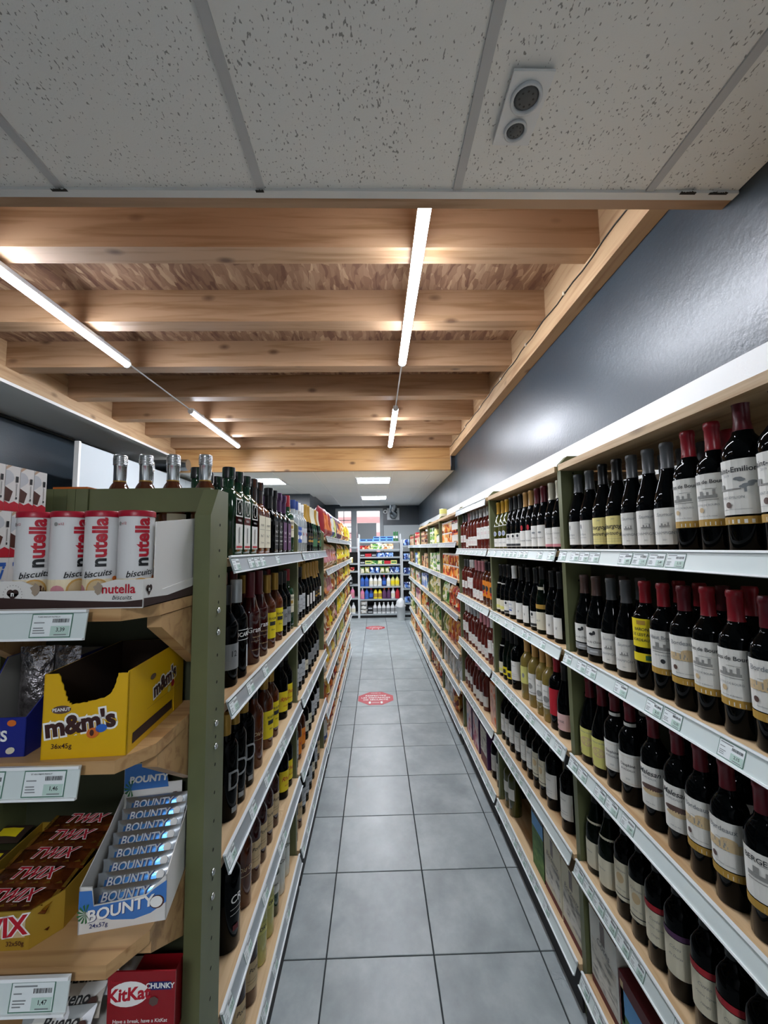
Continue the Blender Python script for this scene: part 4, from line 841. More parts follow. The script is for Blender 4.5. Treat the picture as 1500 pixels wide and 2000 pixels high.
G = [
 [[('jar_orange', 7, 2), ('jar_red', 5, 2)], [('jar_orange', 7, 2), ('jar_orange', 5, 2)], [('bag_green', 2, 1), ('can_green', 1, 1), ('bag_red', 3, 1)], [('bag_cream', 2, 1), ('bag_pasta', 4, 1)], [('bag_clear', 6, 1)], [('bag_clear', 3, 1), ('bag_pasta', 1, 1)]],
 [[('can_green', 5, 2), ('can_yellow', 2, 1), ('jar_green', 4, 1)], [('can_green', 4, 2), ('box_green', 3, 3), ('jar_green', 4, 2)], [('bag_cream', 6, 1)], [('bag_green', 6, 1)], [('bag_cream', 4, 1), ('bag_choc', 2, 1)], [('bag_red', 6, 1)]],
 [[('box_choc', 5, 3), ('can_choc', 5, 2)], [('can_choc', 4, 2), ('box_choc', 4, 3)], [('box_blue', 6, 1), ('jar_cream', 2, 1)], [('bag_orange', 3, 1), ('jar_red', 4, 1)], [('bag_green', 3, 1), ('bag_orange', 3, 1)], [('bag_clear', 6, 1)]],
 [[('box_red', 2, 3), ('box_tan', 5, 1)], [('box_blue', 3, 1), ('jar_cream', 4, 2)], [('box_mix', 6, 1)], [('box_pink', 4, 1), ('box_tan', 3, 1)], [('box_mix', 3, 1), ('bag_orange', 3, 1)], [('bag_red', 6, 1)]],
 [[('box_tan', 7, 1)], [('box_choc', 6, 3)], [('box_mix', 6, 1)], [('can_tan', 8, 2)], [('bag_green', 5, 1)], [('bag_orange', 5, 1)]],
]
for i, shelves in enumerate(G):
    for j, runs in enumerate(shelves):
        fill('R', RY[3+i], RY[4+i]-.03, ZG[j]-.004, runs, '%s shelf, %s grocery bay' % (SHG[j], ORD[i]), .25 if j else .255)
can('can_small', .045, .13, 'lab_lime', 'lab_cream'); GL['can_small'] = 'tin'
stock('can_small', .815, 4.83, 2.0242, 0, 'pale yellow tin standing alone on top of the wall shelving', 'food_tin', 'tin', None)
for i, y in enumerate((7.2, 7.36, 7.52)): pass

# crisps
for i, (k, a, b_) in enumerate((('red', 'cap_red', 'p_orange'), ('blue', 'cap_blue', 'lab_white'), ('lime', 'pr_green', 'lab_lime'), ('violet', 'cap_purple', 'pr_orange'), ('gold', 'pr_gold', 'lab_bright'), ('orange', 'pr_orange', 'pr_gold'), ('pinkish', 'pr_tan', 'cap_pink'), ('dark', 'pr_choc', 'pr_tan'), ('white', 'pr_clear', 'lab_white'))):
    bag('crisp_'+k, .19, .27, .1, a, b_, seed=20+i); bag('crips_'+k, .185, .225, .11, a, b_, seed=40+i)
CK = [
 [['red', 'red', 'red', 'blue', 'lime'], ['pinkish']*5, ['dark', 'pinkish', 'pinkish', 'orange', 'dark'], ['dark', 'orange', 'gold', 'dark', 'pinkish'], ['white', 'orange', 'white', 'orange', 'white'], ['red', 'orange', 'red', 'dark', 'red'], ['blue', 'dark', 'red', 'red', 'dark']],
 [['violet', 'violet', 'violet', 'orange', 'orange'], ['gold']*5, ['orange', 'red', 'orange', 'orange', 'gold'], ['gold', 'gold', 'lime', 'gold', 'lime'], ['lime', 'white', 'lime', 'lime', 'white'], ['dark', 'orange', 'orange', 'red', 'dark'], ['red', 'orange', 'red', 'red', 'orange']],
 [['gold', 'gold', 'orange', 'gold', 'lime'], ['gold', 'lime', 'gold', 'gold', 'lime'], ['gold', 'gold', 'lime', 'orange', 'gold'], ['orange', 'dark', 'orange', 'lime', 'orange'], ['red', 'dark', 'orange', 'red', 'lime'], ['pinkish', 'orange', 'dark', 'red', 'orange'], ['orange', 'red', 'gold', 'dark', 'orange']],
]
CW = dict(red='bright red', blue='blue and white', lime='lime green', violet='violet and orange', gold='golden yellow', orange='orange', pinkish='pinkish brown', dark='dark brown', white='white and clear')
for i, shelves in enumerate(CK):
    for j, ks in enumerate(shelves):
        for q, k in enumerate(ks):
            big = j == 0; key = ('crisp_' if big else 'crips_')+k; me, w, d, h = PK[key]
            y = LY[2+i]+.13+q*.205; z = ZS[j]-.004
            o = stock(key, -.412-d/2, y, z, rad(90), '%s crisp bag, %s from entrance side, %s shelf, %s crisps bay' % (CW[k], NTH[q], SHS[j], ORD[i]), 'crisp_bag', 'bag', 'crisp bags, %s shelf, %s crisps bay' % (SHS[j], ORD[i]))
            o.rotation_euler = (rad(-4), 0, rad(90+rnd.uniform(-10, 10)))

# cartons of boxed wine on the lowest shelves
def winebox(key, w, h, d, base, bands=(), discs=(), top=None, txt=None):
    b = MB().box(-w/2, w/2, -d/2, d/2, 0, h, base, top=top or base); fn = front(-d/2, .0006)
    for u0, u1, v0, v1, mt in bands: b.rect(u0*w, u1*w, v0*h, v1*h, fn, mt)
    for u, v, a, c, mt in discs: b.disc(u*w, v*h, a*w, c*h, front(-d/2, .001), mt)
    if txt: b.text(txt[0], txt[1], 0, txt[2]*h, front(-d/2, .0014), txt[3], .01, .3)
    PK[key] = (b.mesh('wine_carton'), w, d, h)
noisy('sketch', [(.35, '8d8b86'), (.52, 'd5d1c6'), (.7, 'd9d6cc')], 26, .7, (1, 1, 2.2)); noisy('meadow', [(.3, '2f5a2c'), (.6, '5a7f3e'), (.8, '88a05a')], 18, .6, (1, 1, 3)); noisy('rosepic', [(.35, 'a8506a'), (.5, 'd8c4c4'), (.7, '8fa4c0')], 14, .6); noisy('orangepic', [(.35, 'd9602a'), (.5, 'e6c0a8'), (.7, 'b88a80')], 16, .6)
winebox('wb_cream', .165, .255, .15, 'lab_cream', [(-.5, .5, 0, .11, 'lab_wine'), (-.42, .42, .2, .6, 'sketch'), (-.08, .08, .72, .98, 'cap_brown')], top='carton_kraft', txt=('Bordeaux', .03, .66, 'ink_soft'))
winebox('wb_green', .14, .26, .12, 'glass_green', [(-.48, .48, .02, .7, 'meadow'), (-.48, .48, .7, .93, 'p_sky')], top='plastic_black')
winebox('wb_grey', .165, .255, .15, 'lab_white', [(-.5, .5, 0, .1, 'lab_wine'), (-.45, .45, .12, .62, 'sketch'), (-.08, .08, .72, .98, 'cap_brown')], top='carton_kraft', txt=('Côtes', .032, .68, 'ink_soft'))
winebox('wb_wine', .2, .2, .15, 'lab_wine', [(-.46, .46, .05, .45, 'meadow'), (-.46, .46, .45, .8, 'p_sky'), (-.46, -.38, .3, .9, 'lab_tan')])
winebox('wb_orange', .12, .26, .13, 'p_orange', [(-.5, .5, 0, 1, 'orangepic')], top='p_orange')
winebox('wb_purple', .18, .25, .13, 'cap_purple', [(-.5, .42, .03, .97, 'rosepic')])
winebox('wb_navy', .17, .25, .13, 'cap_purple', [(-.5, .45, .3, .97, 'sketch'), (-.5, .45, 0, .3, 'lab_wine')])
def wbox(key, y, z, label, x=None): stock(key, x or .755+PK[key][2]/2, y, z, rad(-90), label, 'wine_carton', 'carton', None)
z5 = ZR[4]-.004
wbox('wb_green', 2.05, z5, 'boxed wine with green meadow picture, lowest shelf, mixed wine bay'); wbox('wb_cream', 1.89, z5, 'cream boxed wine beside the meadow carton, lowest shelf, mixed wine bay'); wbox('wb_cream', 1.715, z5, 'cream boxed wine against the post, lowest shelf, mixed wine bay')
wbox('wb_grey', 1.49, z5, 'white boxed wine with grey sketch, lowest shelf, red wine bay'); wbox('wb_wine', 1.30, z5, 'dark red boxed wine, lowest shelf, red wine bay'); wbox('wb_grey', 1.10, z5, 'white boxed wine past the dark red carton, lowest shelf, red wine bay'); wbox('wb_cream', .9, z5, 'cream boxed wine, lowest shelf, red wine bay')
wbox('wb_orange', 2.745, ZR[3]-.004, 'orange boxed wine against the post, fourth shelf, rosé bay'); wbox('wb_purple', 3.25, z5, 'purple boxed wine with rose picture, lowest shelf, rosé bay'); wbox('wb_purple', 3.47, z5, 'purple boxed wine beside the far post, lowest shelf, rosé bay'); wbox('wb_navy', 3.02, z5, 'violet boxed wine with grey sketch, lowest shelf, rosé bay')
for yy in (2.86, 2.74): put('w_plain', .80, yy, z5, rad(-70), 'lowest shelf, rosé bay', pos='beside violet carton' if yy > 2.8 else 'beside the post')

# ================================================================ END CAP: chocolate and biscuits
def text_w(s_, size, bold=0):
    v, _ = T(s_, size, bold); xs = [a for a, b in v]; return max(xs)-min(xs)
z1 = EZ[0]+.0004
# biscuit tubes
rN, hN = .0318, .186
nb = MB().lathe([(rN*.98, 0), (rN, .003), (rN, hN-.012), (rN, hN-.011)], 'can_white', 28).mesh('tube', 40)
nl = MB().lathe([(rN, hN-.012), (rN+.0016, hN-.0118), (rN+.0016, hN-.002), (rN, hN), (rN-.003, hN), (rN-.004, hN-.004), (0, hN-.004)], 'lid_red', 28).mesh('lid', 40)
pl = MB(); fn = curve(rN+.0003); pl.rect(-.06, .06, .004, .052, fn, 'p_cream', 14)
fn = curve(rN+.0006); pl.disc(.004, .03, .021, .023, fn, 'p_biscuit', 20); pl.disc(-.032, .03, .013, .011, fn, 'cap_pink', 12); pl.disc(.034, .052, .005, .005, fn, 'p_orange', 8)
fn = curve(rN+.0009); pl.disc(.004, .03, .0175, .0195, fn, 'lab_tan', 20); pl.disc(.018, .026, .006, .016, fn, 'p_choc', 10, .4)
ext = lambda q, z_: (min(a for a, b in T(q, z_, .035)[0]), max(a for a, b in T(q, z_, .035)[0]))
wn, wu = text_w('n', .034, .02), text_w('utella', .034, .02); tot = wn+wu+.003; c0 = .122
fn = curve(rN+.0012)
sN = .036; (a0, a1), (b0, b1) = ext('n', sN), ext('utella', sN); st_ = .076
pl.text('n', sN, .006, st_-a0, fn, 'p_black', .035, 0, PI/2); pl.text('utella', sN, .006, st_+(a1-a0)+.002-b0, fn, 'p_red', .035, 0, PI/2)
pl.text('biscuits', .017, .002, .062, fn, 'p_black', .01, .35, .1); pl.text('x12', .007, -.03, .16, fn, 'p_red'); pl.disc(-.04, .16, .004, .004, fn, 'ink_soft', 10)
pl = pl.mesh('print')
for i, (x, y, a) in enumerate(((-.687, .840, 34), (-.620, .840, 62), (-.553, .840, 14), (-.4862, .840, 40), (-.687, .909, 40), (-.620, .909, 70), (-.553, .909, 38))):
    o = tag(obj('biscuit_tube', nb, None, (x, y, z1+.003), rad(a)), ('white nutella biscuit tube with red lid, %s' % ('beside the white chocolate boxes', 'second from the chocolate boxes', 'third from the chocolate boxes', 'beside the white carton wall', 'back row beside the boxes', 'back row, second from the boxes', 'back row, third from the boxes')[i]), 'biscuit tube', 'nutella biscuit tubes')
    obj('lid', nl, o); obj('print', pl, o)
# their tray
t = thing('display_tray', 'white and brown nutella biscuit cardboard tray on the top end cap shelf', 'cardboard tray', (-.59, .95, z1))
x0, x1, y0, y1 = -.134, .144, -.149, .14
obj('base', B(x0, x1, y0, y1, 0, .0025, 'carton_white'), t)
P = [(x0, 0), (x1, 0), (x1, .054), (.09, .054), (.06, .046), (.055, .034), (-.055, .034), (-.065, .045), (-.085, .054), (x0, .054)]
f = obj('front_panel', MB().prism(P, y0-.003, y0, 'carton_white'), t)
k = MB(); fn = front(y0-.003, .0006); P = [(x0, .002), (x1, .002), (x1, .016)]+[(x0+(x1-x0)*(1-i/8), .012+.012*(i/8)**1.5) for i in range(1, 8)]+[(x0, .024)]
k.face([fn(a, b) for a, b in P], 'carton_brown'); fn = front(y0-.003, .001)
k.text('nutella', .024, .098, .036, fn, 'p_red', .02); k.text('biscuits', .0125, .105, .0205, front(y0-.003, .0014), 'p_white', .05, .35); k.text('biscuits', .0125, .105, .0205, front(y0-.003, .0018), 'p_black', .005, .35)
for dx in (-.0045, .0045): k.disc(-.1+dx, .032, .0065, .0065, fn, 'carton_brown')
k.face([fn(-.111, .0305), fn(-.1, .018), fn(-.089, .0305)], 'carton_brown'); k.text('n', .013, -.1, .030, front(y0-.003, .0014), 'p_white', .03)
for i in range(20):
    a = 2*PI*i/20; k.rect(-.1+.0175*math.cos(a)-.0006, -.1+.0175*math.cos(a)+.0006, .029+.0175*math.sin(a)-.0006, .029+.0175*math.sin(a)+.0006, fn, 'carton_brown')
for cx in (-.058, .06): k.face([fn(cx+.0085*(1+.25*math.sin(5*i))*math.cos(i), .038+.011*(1+.2*math.cos(4*i))*math.sin(i)) for i in [2*PI*q/11 for q in range(11)]], 'carton_kraft')
obj('print', k, f)
P = [(y0, 0), (y1, 0), (y1, .075), (.09, .045), (-.08, .028), (-.115, .054), (y0, .054)]
sd = obj('side_panel', MB().prism([(a, b) for a, b in P][::-1], x1-.0025, x1, 'carton_white', 'x'), t)
k = MB(); fn = lambda u, v: (x1+.0006, u, v); k.face([fn(y0, .002), fn(y1, .002), fn(y1, .035), fn(.05, .022), (x1+.0006, -.06, .014), fn(y0, .018)], 'carton_brown')
fn = lambda u, v: (x1+.001, u, v)
for dx in (-.0045, .0045): k.disc(-.132+dx, .036, .006, .0065, fn, 'carton_brown')
k.face([fn(-.142, .0345), fn(-.132, .022), fn(-.122, .0345)], 'carton_brown'); k.text('n', .012, -.132, .034, lambda u, v: (x1+.0014, u, v), 'p_white', .03); obj('print', k, sd)
obj('back_card', MB().prism([(-.105, .003), (y1-.002, .003), (y1-.002, .194), (-.105, .168)][::-1], x1-.006, x1-.003, 'carton_white', 'x'), t)
obj('side_panel', MB().prism([(y0, 0), (y1, 0), (y1, .06), (y0, .05)][::-1], x0, x0+.0025, 'carton_white', 'x'), t)
# white chocolate boxes
def choc_box(kind):
    w, h, d = .1, .0985, .036; b = MB().box(-w/2, w/2, -d/2, d/2, 0, h, 'carton_white'); k = MB()
    for fn, fn2, fn3 in (((lambda u, v: (w/2+.0005, u, v)), (lambda u, v: (w/2+.0008, u, v)), (lambda u, v: (w/2+.0011, u, v))), ((lambda u, v: (u*2.6, -d/2-.0005, v)), (lambda u, v: (u*2.6, -d/2-.0008, v)), (lambda u, v: (u*2.6, -d/2-.0011, v)))):
        if kind == 0:
            k.face([fn(a, b_) for a, b_ in ((-.018, 0), (.018, 0), (.018, .017), (.006, .022), (-.006, .016), (-.018, .021))], 'p_red')
            P = [(-.018, .052), (-.007, .06), (.001, .066), (.003, .073), (0, .081), (-.008, .087), (-.018, .088)]; k.face([fn(*p) for p in P], 'lab_silver')
            k.face([fn2(a, b_) for a, b_ in ((-.018, .052), (.001, .043), (-.006, .02), (-.018, .022))], 'p_choc'); k.face([fn2(a, b_) for a, b_ in ((-.018, .088), (-.004, .0985), (-.014, .0985), (-.018, .094))], 'p_tan')
            k.rect(.007, .0135, .064, .077, fn2, 'p_black'); k.rect(.0095, .011, .034, .061, fn2, 'ink_soft'); k.disc(.0103, .029, .002, .003, fn2, 'ink')
        else:
            k.rect(-.018, .018, 0, .02, fn, 'p_red'); k.text('in', .016, -.004, .010, fn2, 'p_white', .02); k.text('i', .04, .0, .066, fn2, 'p_blue', .02, .3); k.rect(-.008, .012, .08, .088, fn2, 'p_blue')
            k.disc(.006, .038, .011, .012, fn, 'lab_silver'); k.text('JEU', .008, .006, .038, fn2, 'p_navy', .02, 0, .2)
    return b.mesh('chocolate_box'), k.mesh('print')
CB = [choc_box(0), choc_box(1)]
for tier in range(3):
    for r_ in range(4):
        me, pr = CB[1 if tier == 0 else 0]
        o = tag(obj('chocolate_box', me, None, (-.836, .838+.0365*r_+(.016 if tier == 2 else 0), z1+.0990*tier)), 'white chocolate box with %s, %s tier, %s from the front' % ('blue lettering' if tier == 0 else 'chocolate square and red foot', ('lowest', 'middle', 'highest')[tier], NTH[r_]), 'chocolate box', 'white chocolate boxes on the end cap')
        obj('print', pr, o)

# M&M's carton
z2 = EZ[1]+.0004
t = thing('candy_carton', "open bright yellow M&M's peanut display carton on the second end cap shelf", 'display carton', (-.553, .8125, z2), rad(4))
w, d, h = .152, .265, .155
P = [(-.076, 0), (.076, 0), (.076, .152), (.056, .152), (.05, .128), (.043, .114), (.032, .107), (.0, .1), (-.026, .097), (-.034, .104), (-.041, .125), (-.052, .155), (-.076, .155)]
def jag(P_):
    out = []
    for (a, b), (c, e) in zip(P_[3:12], P_[4:12]):
        n_ = 4
        for i in range(n_): out.append((a+(c-a)*i/n_+(.0016 if i % 2 else 0), b+(e-b)*i/n_+(.0014 if i % 2 else 0)))
    return P_[:3]+out+P_[11:]
P = jag(P)
fp = obj('front_panel', MB().prism(P, 0, .002, 'carton_yellow'), t); obj('lining', MB().prism(P, .002, .003, 'carton_inside'), t)
for sg in (-1, 1):
    Q = [(0, 0), (d, 0), (d, h+.004), (0, h)]
    a = sg*.076; p = obj('side_panel', MB().prism(Q[::-1], min(a, a-sg*.002), max(a, a-sg*.002), 'carton_yellow', 'x'), t); obj('lining', MB().prism([(.003, 0), (d, 0), (d, h+.004), (.003, h)][::-1], min(a-sg*.002, a-sg*.003), max(a-sg*.002, a-sg*.003), 'carton_inside', 'x'), t)
    if sg > 0: sp_ = p
obj('back_panel', MB().box(-.076, .076, d-.002, d, 0, h+.004, 'carton_yellow', front='carton_inside'), t); obj('base', B(-.074, .074, .003, d-.002, 0, .002, 'carton_inside'), t)
k = MB(); f1, f2, f3 = front(0, .0006), front(0, .001), front(0, .0014)
k.disc(-.043, .089, .0175, .0075, f1, 'cap_brown', 16, .05); k.text('PEANUT', .0085, -.043, .089, f2, 'p_white', .02, 0, .05)
k.text("m&m's", .046, -.008, .062, f1, 'p_white', .12, 0, .13); k.text("m&m's", .046, -.008, .062, f2, 'p_brown', .045, 0, .13)
k.disc(.015, .0445, .0115, .0095, f3, 'p_orange', 14, .3); k.disc(.030, .0525, .0105, .0075, f3, 'p_blue', 14, .2); k.disc(.0135, .045, .004, .006, front(0, .0018), 'p_choc', 8)
k.text('36x45g', .0125, -.04, .023, f2, 'p_brown', .012); obj('print', k, fp)
k = MB(); g1, g2 = (lambda u, v: (.0766, u, v)), (lambda u, v: (.077, u, v))
k.text("m&m's", .042, .16, .088, g1, 'p_white', .12, 0, .13); k.text("m&m's", .042, .16, .088, g2, 'p_brown', .045, 0, .13); k.disc(.10, .115, .013, .006, g1, 'cap_brown'); k.disc(.2, .07, .009, .008, lambda u, v: (.0774, u, v), 'lab_red'); k.disc(.18, .062, .008, .007, lambda u, v: (.0774, u, v), 'lab_lime')
k.rect(.02, .2, .012, .032, g1, 'carton_brown'); k.face([g1(.075, .055), g1(.245, .055), g1(.245, .056), g1(.075, .056)], 'lab_gold'); obj('print', k, sp_)
bag('sachet', .06, .085, .022, 'carton_yellow', 'lab_bright', seed=70)
for i in range(4): 
    o = stock('sachet', -.55+.03*(i % 2), .86+.055*i, z2+.002, rad(4), 'yellow peanut candy sachet inside the yellow carton, %s from front' % NTH[i], 'candy_sachet', 'sachet', 'sachets in the yellow carton')
# blue candy tray
t = thing('candy_tray', 'blue SMARTIES cardboard tray left of the yellow carton', 'cardboard tray', (-.752, .82, z2), rad(2))
fp = obj('front_panel', B(-.082, .082, 0, .002, 0, .072, 'carton_navy', back='carton_grey'), t)
for sg in (-1, 1):
    a = sg*.082; obj('side_panel', MB().prism([(0, 0), (.23, 0), (.23, .15), (.15, .15), (.12, .1), (.05, .105), (0, .072)][::-1], min(a, a-sg*.002), max(a, a-sg*.002), 'carton_navy', 'x'), t)
    obj('lining', MB().prism([(.002, .003), (.228, .003), (.228, .149), (.151, .149), (.12, .099), (.05, .104), (.002, .072)][::-1], min(a-sg*.002, a-sg*.003), max(a-sg*.002, a-sg*.003), 'carton_grey', 'x'), t)
obj('back_panel', B(-.08, .08, .228, .23, 0, .15, 'carton_navy', front='carton_grey'), t); obj('base', B(-.08, .08, .002, .228, 0, .002, 'carton_grey'), t)
k = MB(); k.text('SMARTIES', .027, -.01, .036, front(0, .0006), 'p_white', .03, 0, .03)
for i, c in enumerate(('p_pink', 'lab_lime', 'p_sky', 'p_orange', 'lab_purple', 'p_sky', 'p_orange', 'lab_cream')): k.disc(-.06+.0365*(i % 4)+.006, .062 if i < 4 else .012, .0085, .006, front(0, .001), c, 12, .3*(i % 3))
obj('print', k, fp)
noisy('foil_crumple', [(.3, '6e6a6c'), (.7, 'c9c4c6')], 60, .18, bump=1, bdist=.01, metal=.85)
bag('foilpack', .07, .165, .035, 'foil_crumple', 'foil_crumple', seed=71)
for i, x in enumerate((-.79, -.72)):
    o = stock('foilpack', x, .99, z2+.0025, rad(10-20*i), 'crumpled silver foil pack standing in the blue tray, %s' % ('next to the carton' if i else 'far from the carton'), 'foil_pack', 'pack', 'foil packs in the blue tray')

# Twix tray with packs
z3 = EZ[2]+.0004
t = thing('candy_tray', 'golden TWIX cardboard tray on the third end cap shelf', 'cardboard tray', (-.71, .83, z3))
poly = [(-.105, 0), (.06, .003), (.092, .045), (.1, .235), (-.105, .235)]; inn = [(-.1025, .0025), (.0585, .0055), (.0895, .046), (.0975, .2325), (-.1025, .2325)]
hh = [.066, .066, .07, .08, .08]; b = MB()
for i in range(5):
    j = (i+1) % 5; a, c, e, g = poly[i], poly[j], inn[i], inn[j]; A = [(a[0], a[1]), (c[0], c[1]), (g[0], g[1]), (e[0], e[1])]; H_ = [hh[i], hh[j], hh[j], hh[i]]
    lo = [(p[0], p[1], 0) for p in A]; hi = [(p[0], p[1], q) for p, q in zip(A, H_)]
    b.face([lo[0], lo[1], hi[1], hi[0]], 'tray_gold'); b.face([lo[2], lo[3], hi[3], hi[2]], 'tray_gold'); b.face([hi[0], hi[1], hi[2], hi[3]], 'tray_gold')
b.face([(p[0], p[1], .0015) for p in inn], 'carton_kraft'); wl = obj('wall', b, t)
k = MB(); q1, q2 = (lambda u, v: (u, .0015+.018*u-.0008, v)), (lambda u, v: (u, .0015+.018*u-.0014, v))
k.rect(-.1, .052, .022, .056, lambda u, v: (u, .0015+.018*u-.0003, v), 'lab_tan'); k.text('TWIX', .046, -.006, .036, q1, 'p_white', .08, .1, .12); k.text('TWIX', .046, -.006, .036, q2, 'p_red', .03, .1, .12)
k.text('32x50g', .011, .035, .012, q1, 'p_choc', .015); obj('print', k, wl)
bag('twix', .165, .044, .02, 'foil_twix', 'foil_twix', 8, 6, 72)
tp = MB(); tp.text('TWIX', .033, .0, .024, front(-.0118, 0), 'p_white', .06, .35); tp.text('TWIX', .033, 0, .024, front(-.0122, 0), 'p_red', .02, .35)
for i in range(6): tp.face([front(-.0112, 0)(-.06+.024*i, .004), front(-.0112, 0)(-.045+.024*i, .005), front(-.0112, 0)(-.05+.024*i, .010)], 'foil_gold')
tp.rect(-.082, -.074, .003, .041, front(-.004, 0), 'foil_gold'); tp.rect(.074, .082, .003, .041, front(-.004, 0), 'foil_gold')
tp = tp.mesh('print')
for i in range(5):
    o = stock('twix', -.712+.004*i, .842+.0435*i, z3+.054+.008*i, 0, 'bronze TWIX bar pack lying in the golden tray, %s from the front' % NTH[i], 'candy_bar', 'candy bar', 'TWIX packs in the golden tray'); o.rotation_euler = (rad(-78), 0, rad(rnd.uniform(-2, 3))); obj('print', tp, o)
    if i < 4:
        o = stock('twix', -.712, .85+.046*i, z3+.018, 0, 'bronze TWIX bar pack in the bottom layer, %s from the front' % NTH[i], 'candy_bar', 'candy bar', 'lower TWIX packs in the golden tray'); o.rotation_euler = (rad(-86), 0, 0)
# dark packs left of it
bag('darkpack', .075, .048, .012, 'carton_inside', 'lab_bright', seed=73)
for i in range(4):
    o = stock('darkpack', -.862, .85+.052*i, z3+.012+.02*i, 0, 'dark candy pack with yellow print left of the golden tray, %s from front' % NTH[i], 'candy_bar', 'candy bar', 'dark candy packs'); o.rotation_euler = (rad(-80), 0, 0)
# Bounty tray with bars
t = thing('candy_tray', 'blue and white BOUNTY cardboard tray beside the golden tray', 'cardboard tray', (-.503, .872, z3), rad(10))
P = [(-.078, 0), (.078, 0), (.078, .085), (.052, .062), (.04, .052), (-.052, .048), (-.056, .082), (-.078, .085)]
fp = obj('front_panel', MB().prism(P, 0, .002, 'carton_white'), t)
for sg in (-1, 1):
    a = sg*.078; obj('side_panel', MB().prism([(0, 0), (.19, 0), (.19, .15), (.12, .12), (0, .085)][::-1], min(a, a-sg*.002), max(a, a-sg*.002), 'carton_white', 'x'), t)
obj('back_panel', B(-.078, .078, .188, .19, 0, .12, 'carton_white'), t); obj('base', B(-.076, .076, .002, .188, 0, .002, 'carton_kraft'), t)
cdp = obj('header_card', MB().prism([(-.078, 0), (.052, 0), (.052, .165), (.02, .165), (.012, .215), (-.078, .215)], .1925, .195, 'carton_white'), t)
k = MB(); f1, f2, f3 = front(0, .0006), front(0, .001), front(0, .0014)
P = [(-.078, .046), (-.02, .018), (.02, .012), (.05, .018), (.078, .034), (.078, .074), (.056, .062), (.04, .05), (-.052, .047), (-.056, .076), (-.078, .078)]
k.face([f1(*p) for p in P], 'carton_blue'); k.text('BOUNTY', .029, -.004, .034, f2, 'p_navy', .03, .12, .1); k.text('BOUNTY', .029, -.005, .035, f3, 'p_white', .025, .12, .1)
for i in range(9):
    a = 1.2+.5*i; k.face([f3(-.065, .036), f3(-.065+.016*math.cos(a), .036+.018*math.sin(a)), f3(-.065+.014*math.cos(a+.25), .036+.016*math.sin(a+.25))], 'p_green')
k.disc(.061, .037, .0135, .0125, f2, 'p_choc', 16); k.disc(.06, .0375, .0115, .0105, f3, 'p_white', 16); k.text('24x57g', .011, -.042, .012, f2, 'p_navy', .01); obj('print', k, fp)
k = MB(); f1, f2 = front(.192, .0006), front(.192, .001); k.face([f1(*p) for p in ((-.077, .155), (.0215, .155), (.0125, .214), (-.077, .214))], 'carton_blue'); k.text('BOUNTY', .021, -.024, .178, f2, 'p_white', .045, .12); k.disc(-.01, .125, .03, .012, f2, 'p_choc', 14, .1); k.rect(-.028, -.008, .108, .12, front(.192, .0014), 'p_white'); k.disc(.037, .128, .013, .014, f2, 'p_choc'); k.disc(.036, .129, .010, .011, front(.192, .0014), 'p_white')
for i in range(7): a = 1.2+.6*i; k.face([front(.192, .0014)(-.062, .16), front(.192, .0014)(-.062+.016*math.cos(a), .16+.02*math.sin(a)), front(.192, .0014)(-.062+.013*math.cos(a+.3), .16+.018*math.sin(a+.3))], 'p_green')
obj('print', k, cdp)
bag('bounty', .142, .036, .014, 'foil_silver', 'foil_blue', 10, 6, 74)
bp_ = MB(); bp_.text('BOUNTY', .022, -.006, .019, front(-.0086, 0), 'p_navy', .03, .12); bp_.text('BOUNTY', .021, -.0065, .0195, front(-.009, 0), 'lab_silver', .015, .12); bp_.disc(.052, .02, .008, .008, front(-.0082, 0), 'p_white', 10); bp_ = bp_.mesh('print')
for i in range(8):
    a = .02+.0215*i; x = -.503-math.sin(rad(10))*a; y = .872+math.cos(rad(10))*a
    o = stock('bounty', x, y, z3+.022+.0125*i, 0, 'silver and blue BOUNTY bar lying in its tray, %s from the front' % NTH[i], 'candy_bar', 'candy bar', 'BOUNTY bars in the blue tray'); o.rotation_euler = (rad(-30), 0, rad(10)); obj('print', bp_, o)
# KitKat and Bueno
z4 = EZ[3]+.0004
t = thing('candy_carton', 'dark red KitKat CHUNKY display carton beside the end cap post', 'display carton', (-.478, .9, z4))
P = [(-.05, 0), (.05, 0), (.064, .01), (.066, .03), (.068, .205), (-.066, .207), (-.064, .03), (-.06, .01)]
fp = obj('front_card', MB().prism(P, 0, .003, 'carton_red'), t); obj('body', B(-.058, .03, .003, .12, 0, .13, 'carton_red'), t)
k = MB(); f1, f2, f3 = front(0, .0006), front(0, .001), front(0, .0014)
k.disc(-.024, .166, .04, .023, f1, 'p_white', 22, .1); k.text('KitKat', .032, -.024, .165, f2, 'p_red', .035, .12, .08); k.rect(.016, .06, .172, .187, f1, 'p_navy'); k.text('CHUNKY', .0135, .038, .1795, f2, 'p_white', .03)
k.text('Nestlé', .008, -.048, .189, f3, 'p_red', .01); k.disc(.026, .152, .01, .009, f2, 'cap_brown', 6, .4); k.text('Have a break, have a KitKat', .0095, .0, .117, f1, 'p_white', .012, .1); obj('print', k, fp)
bag('bueno', .135, .05, .018, 'pr_clear', 'lab_white', 8, 6, 75)
bp2 = MB(); bp2.text('Bueno', .026, .01, .03, front(-.0112, 0), 'p_black', .02, .3); bp2.rect(-.05, .05, .004, .016, front(-.0100, 0), 'p_red'); bp2.disc(.045, .02, .016, .009, front(-.0106, 0), 'p_choc', 12, .5); bp2 = bp2.mesh('print')
for i in range(5):
    o = stock('bueno', -.625, .835+.03*i, z4+.101+.012*i, 0, 'white and red Bueno bar on the low end cap shelf, %s from front' % NTH[i], 'candy_bar', 'candy bar', 'Bueno bars on the low end cap shelf'); o.rotation_euler = (rad(-35), 0, rad(4)); obj('print', bp2, o)
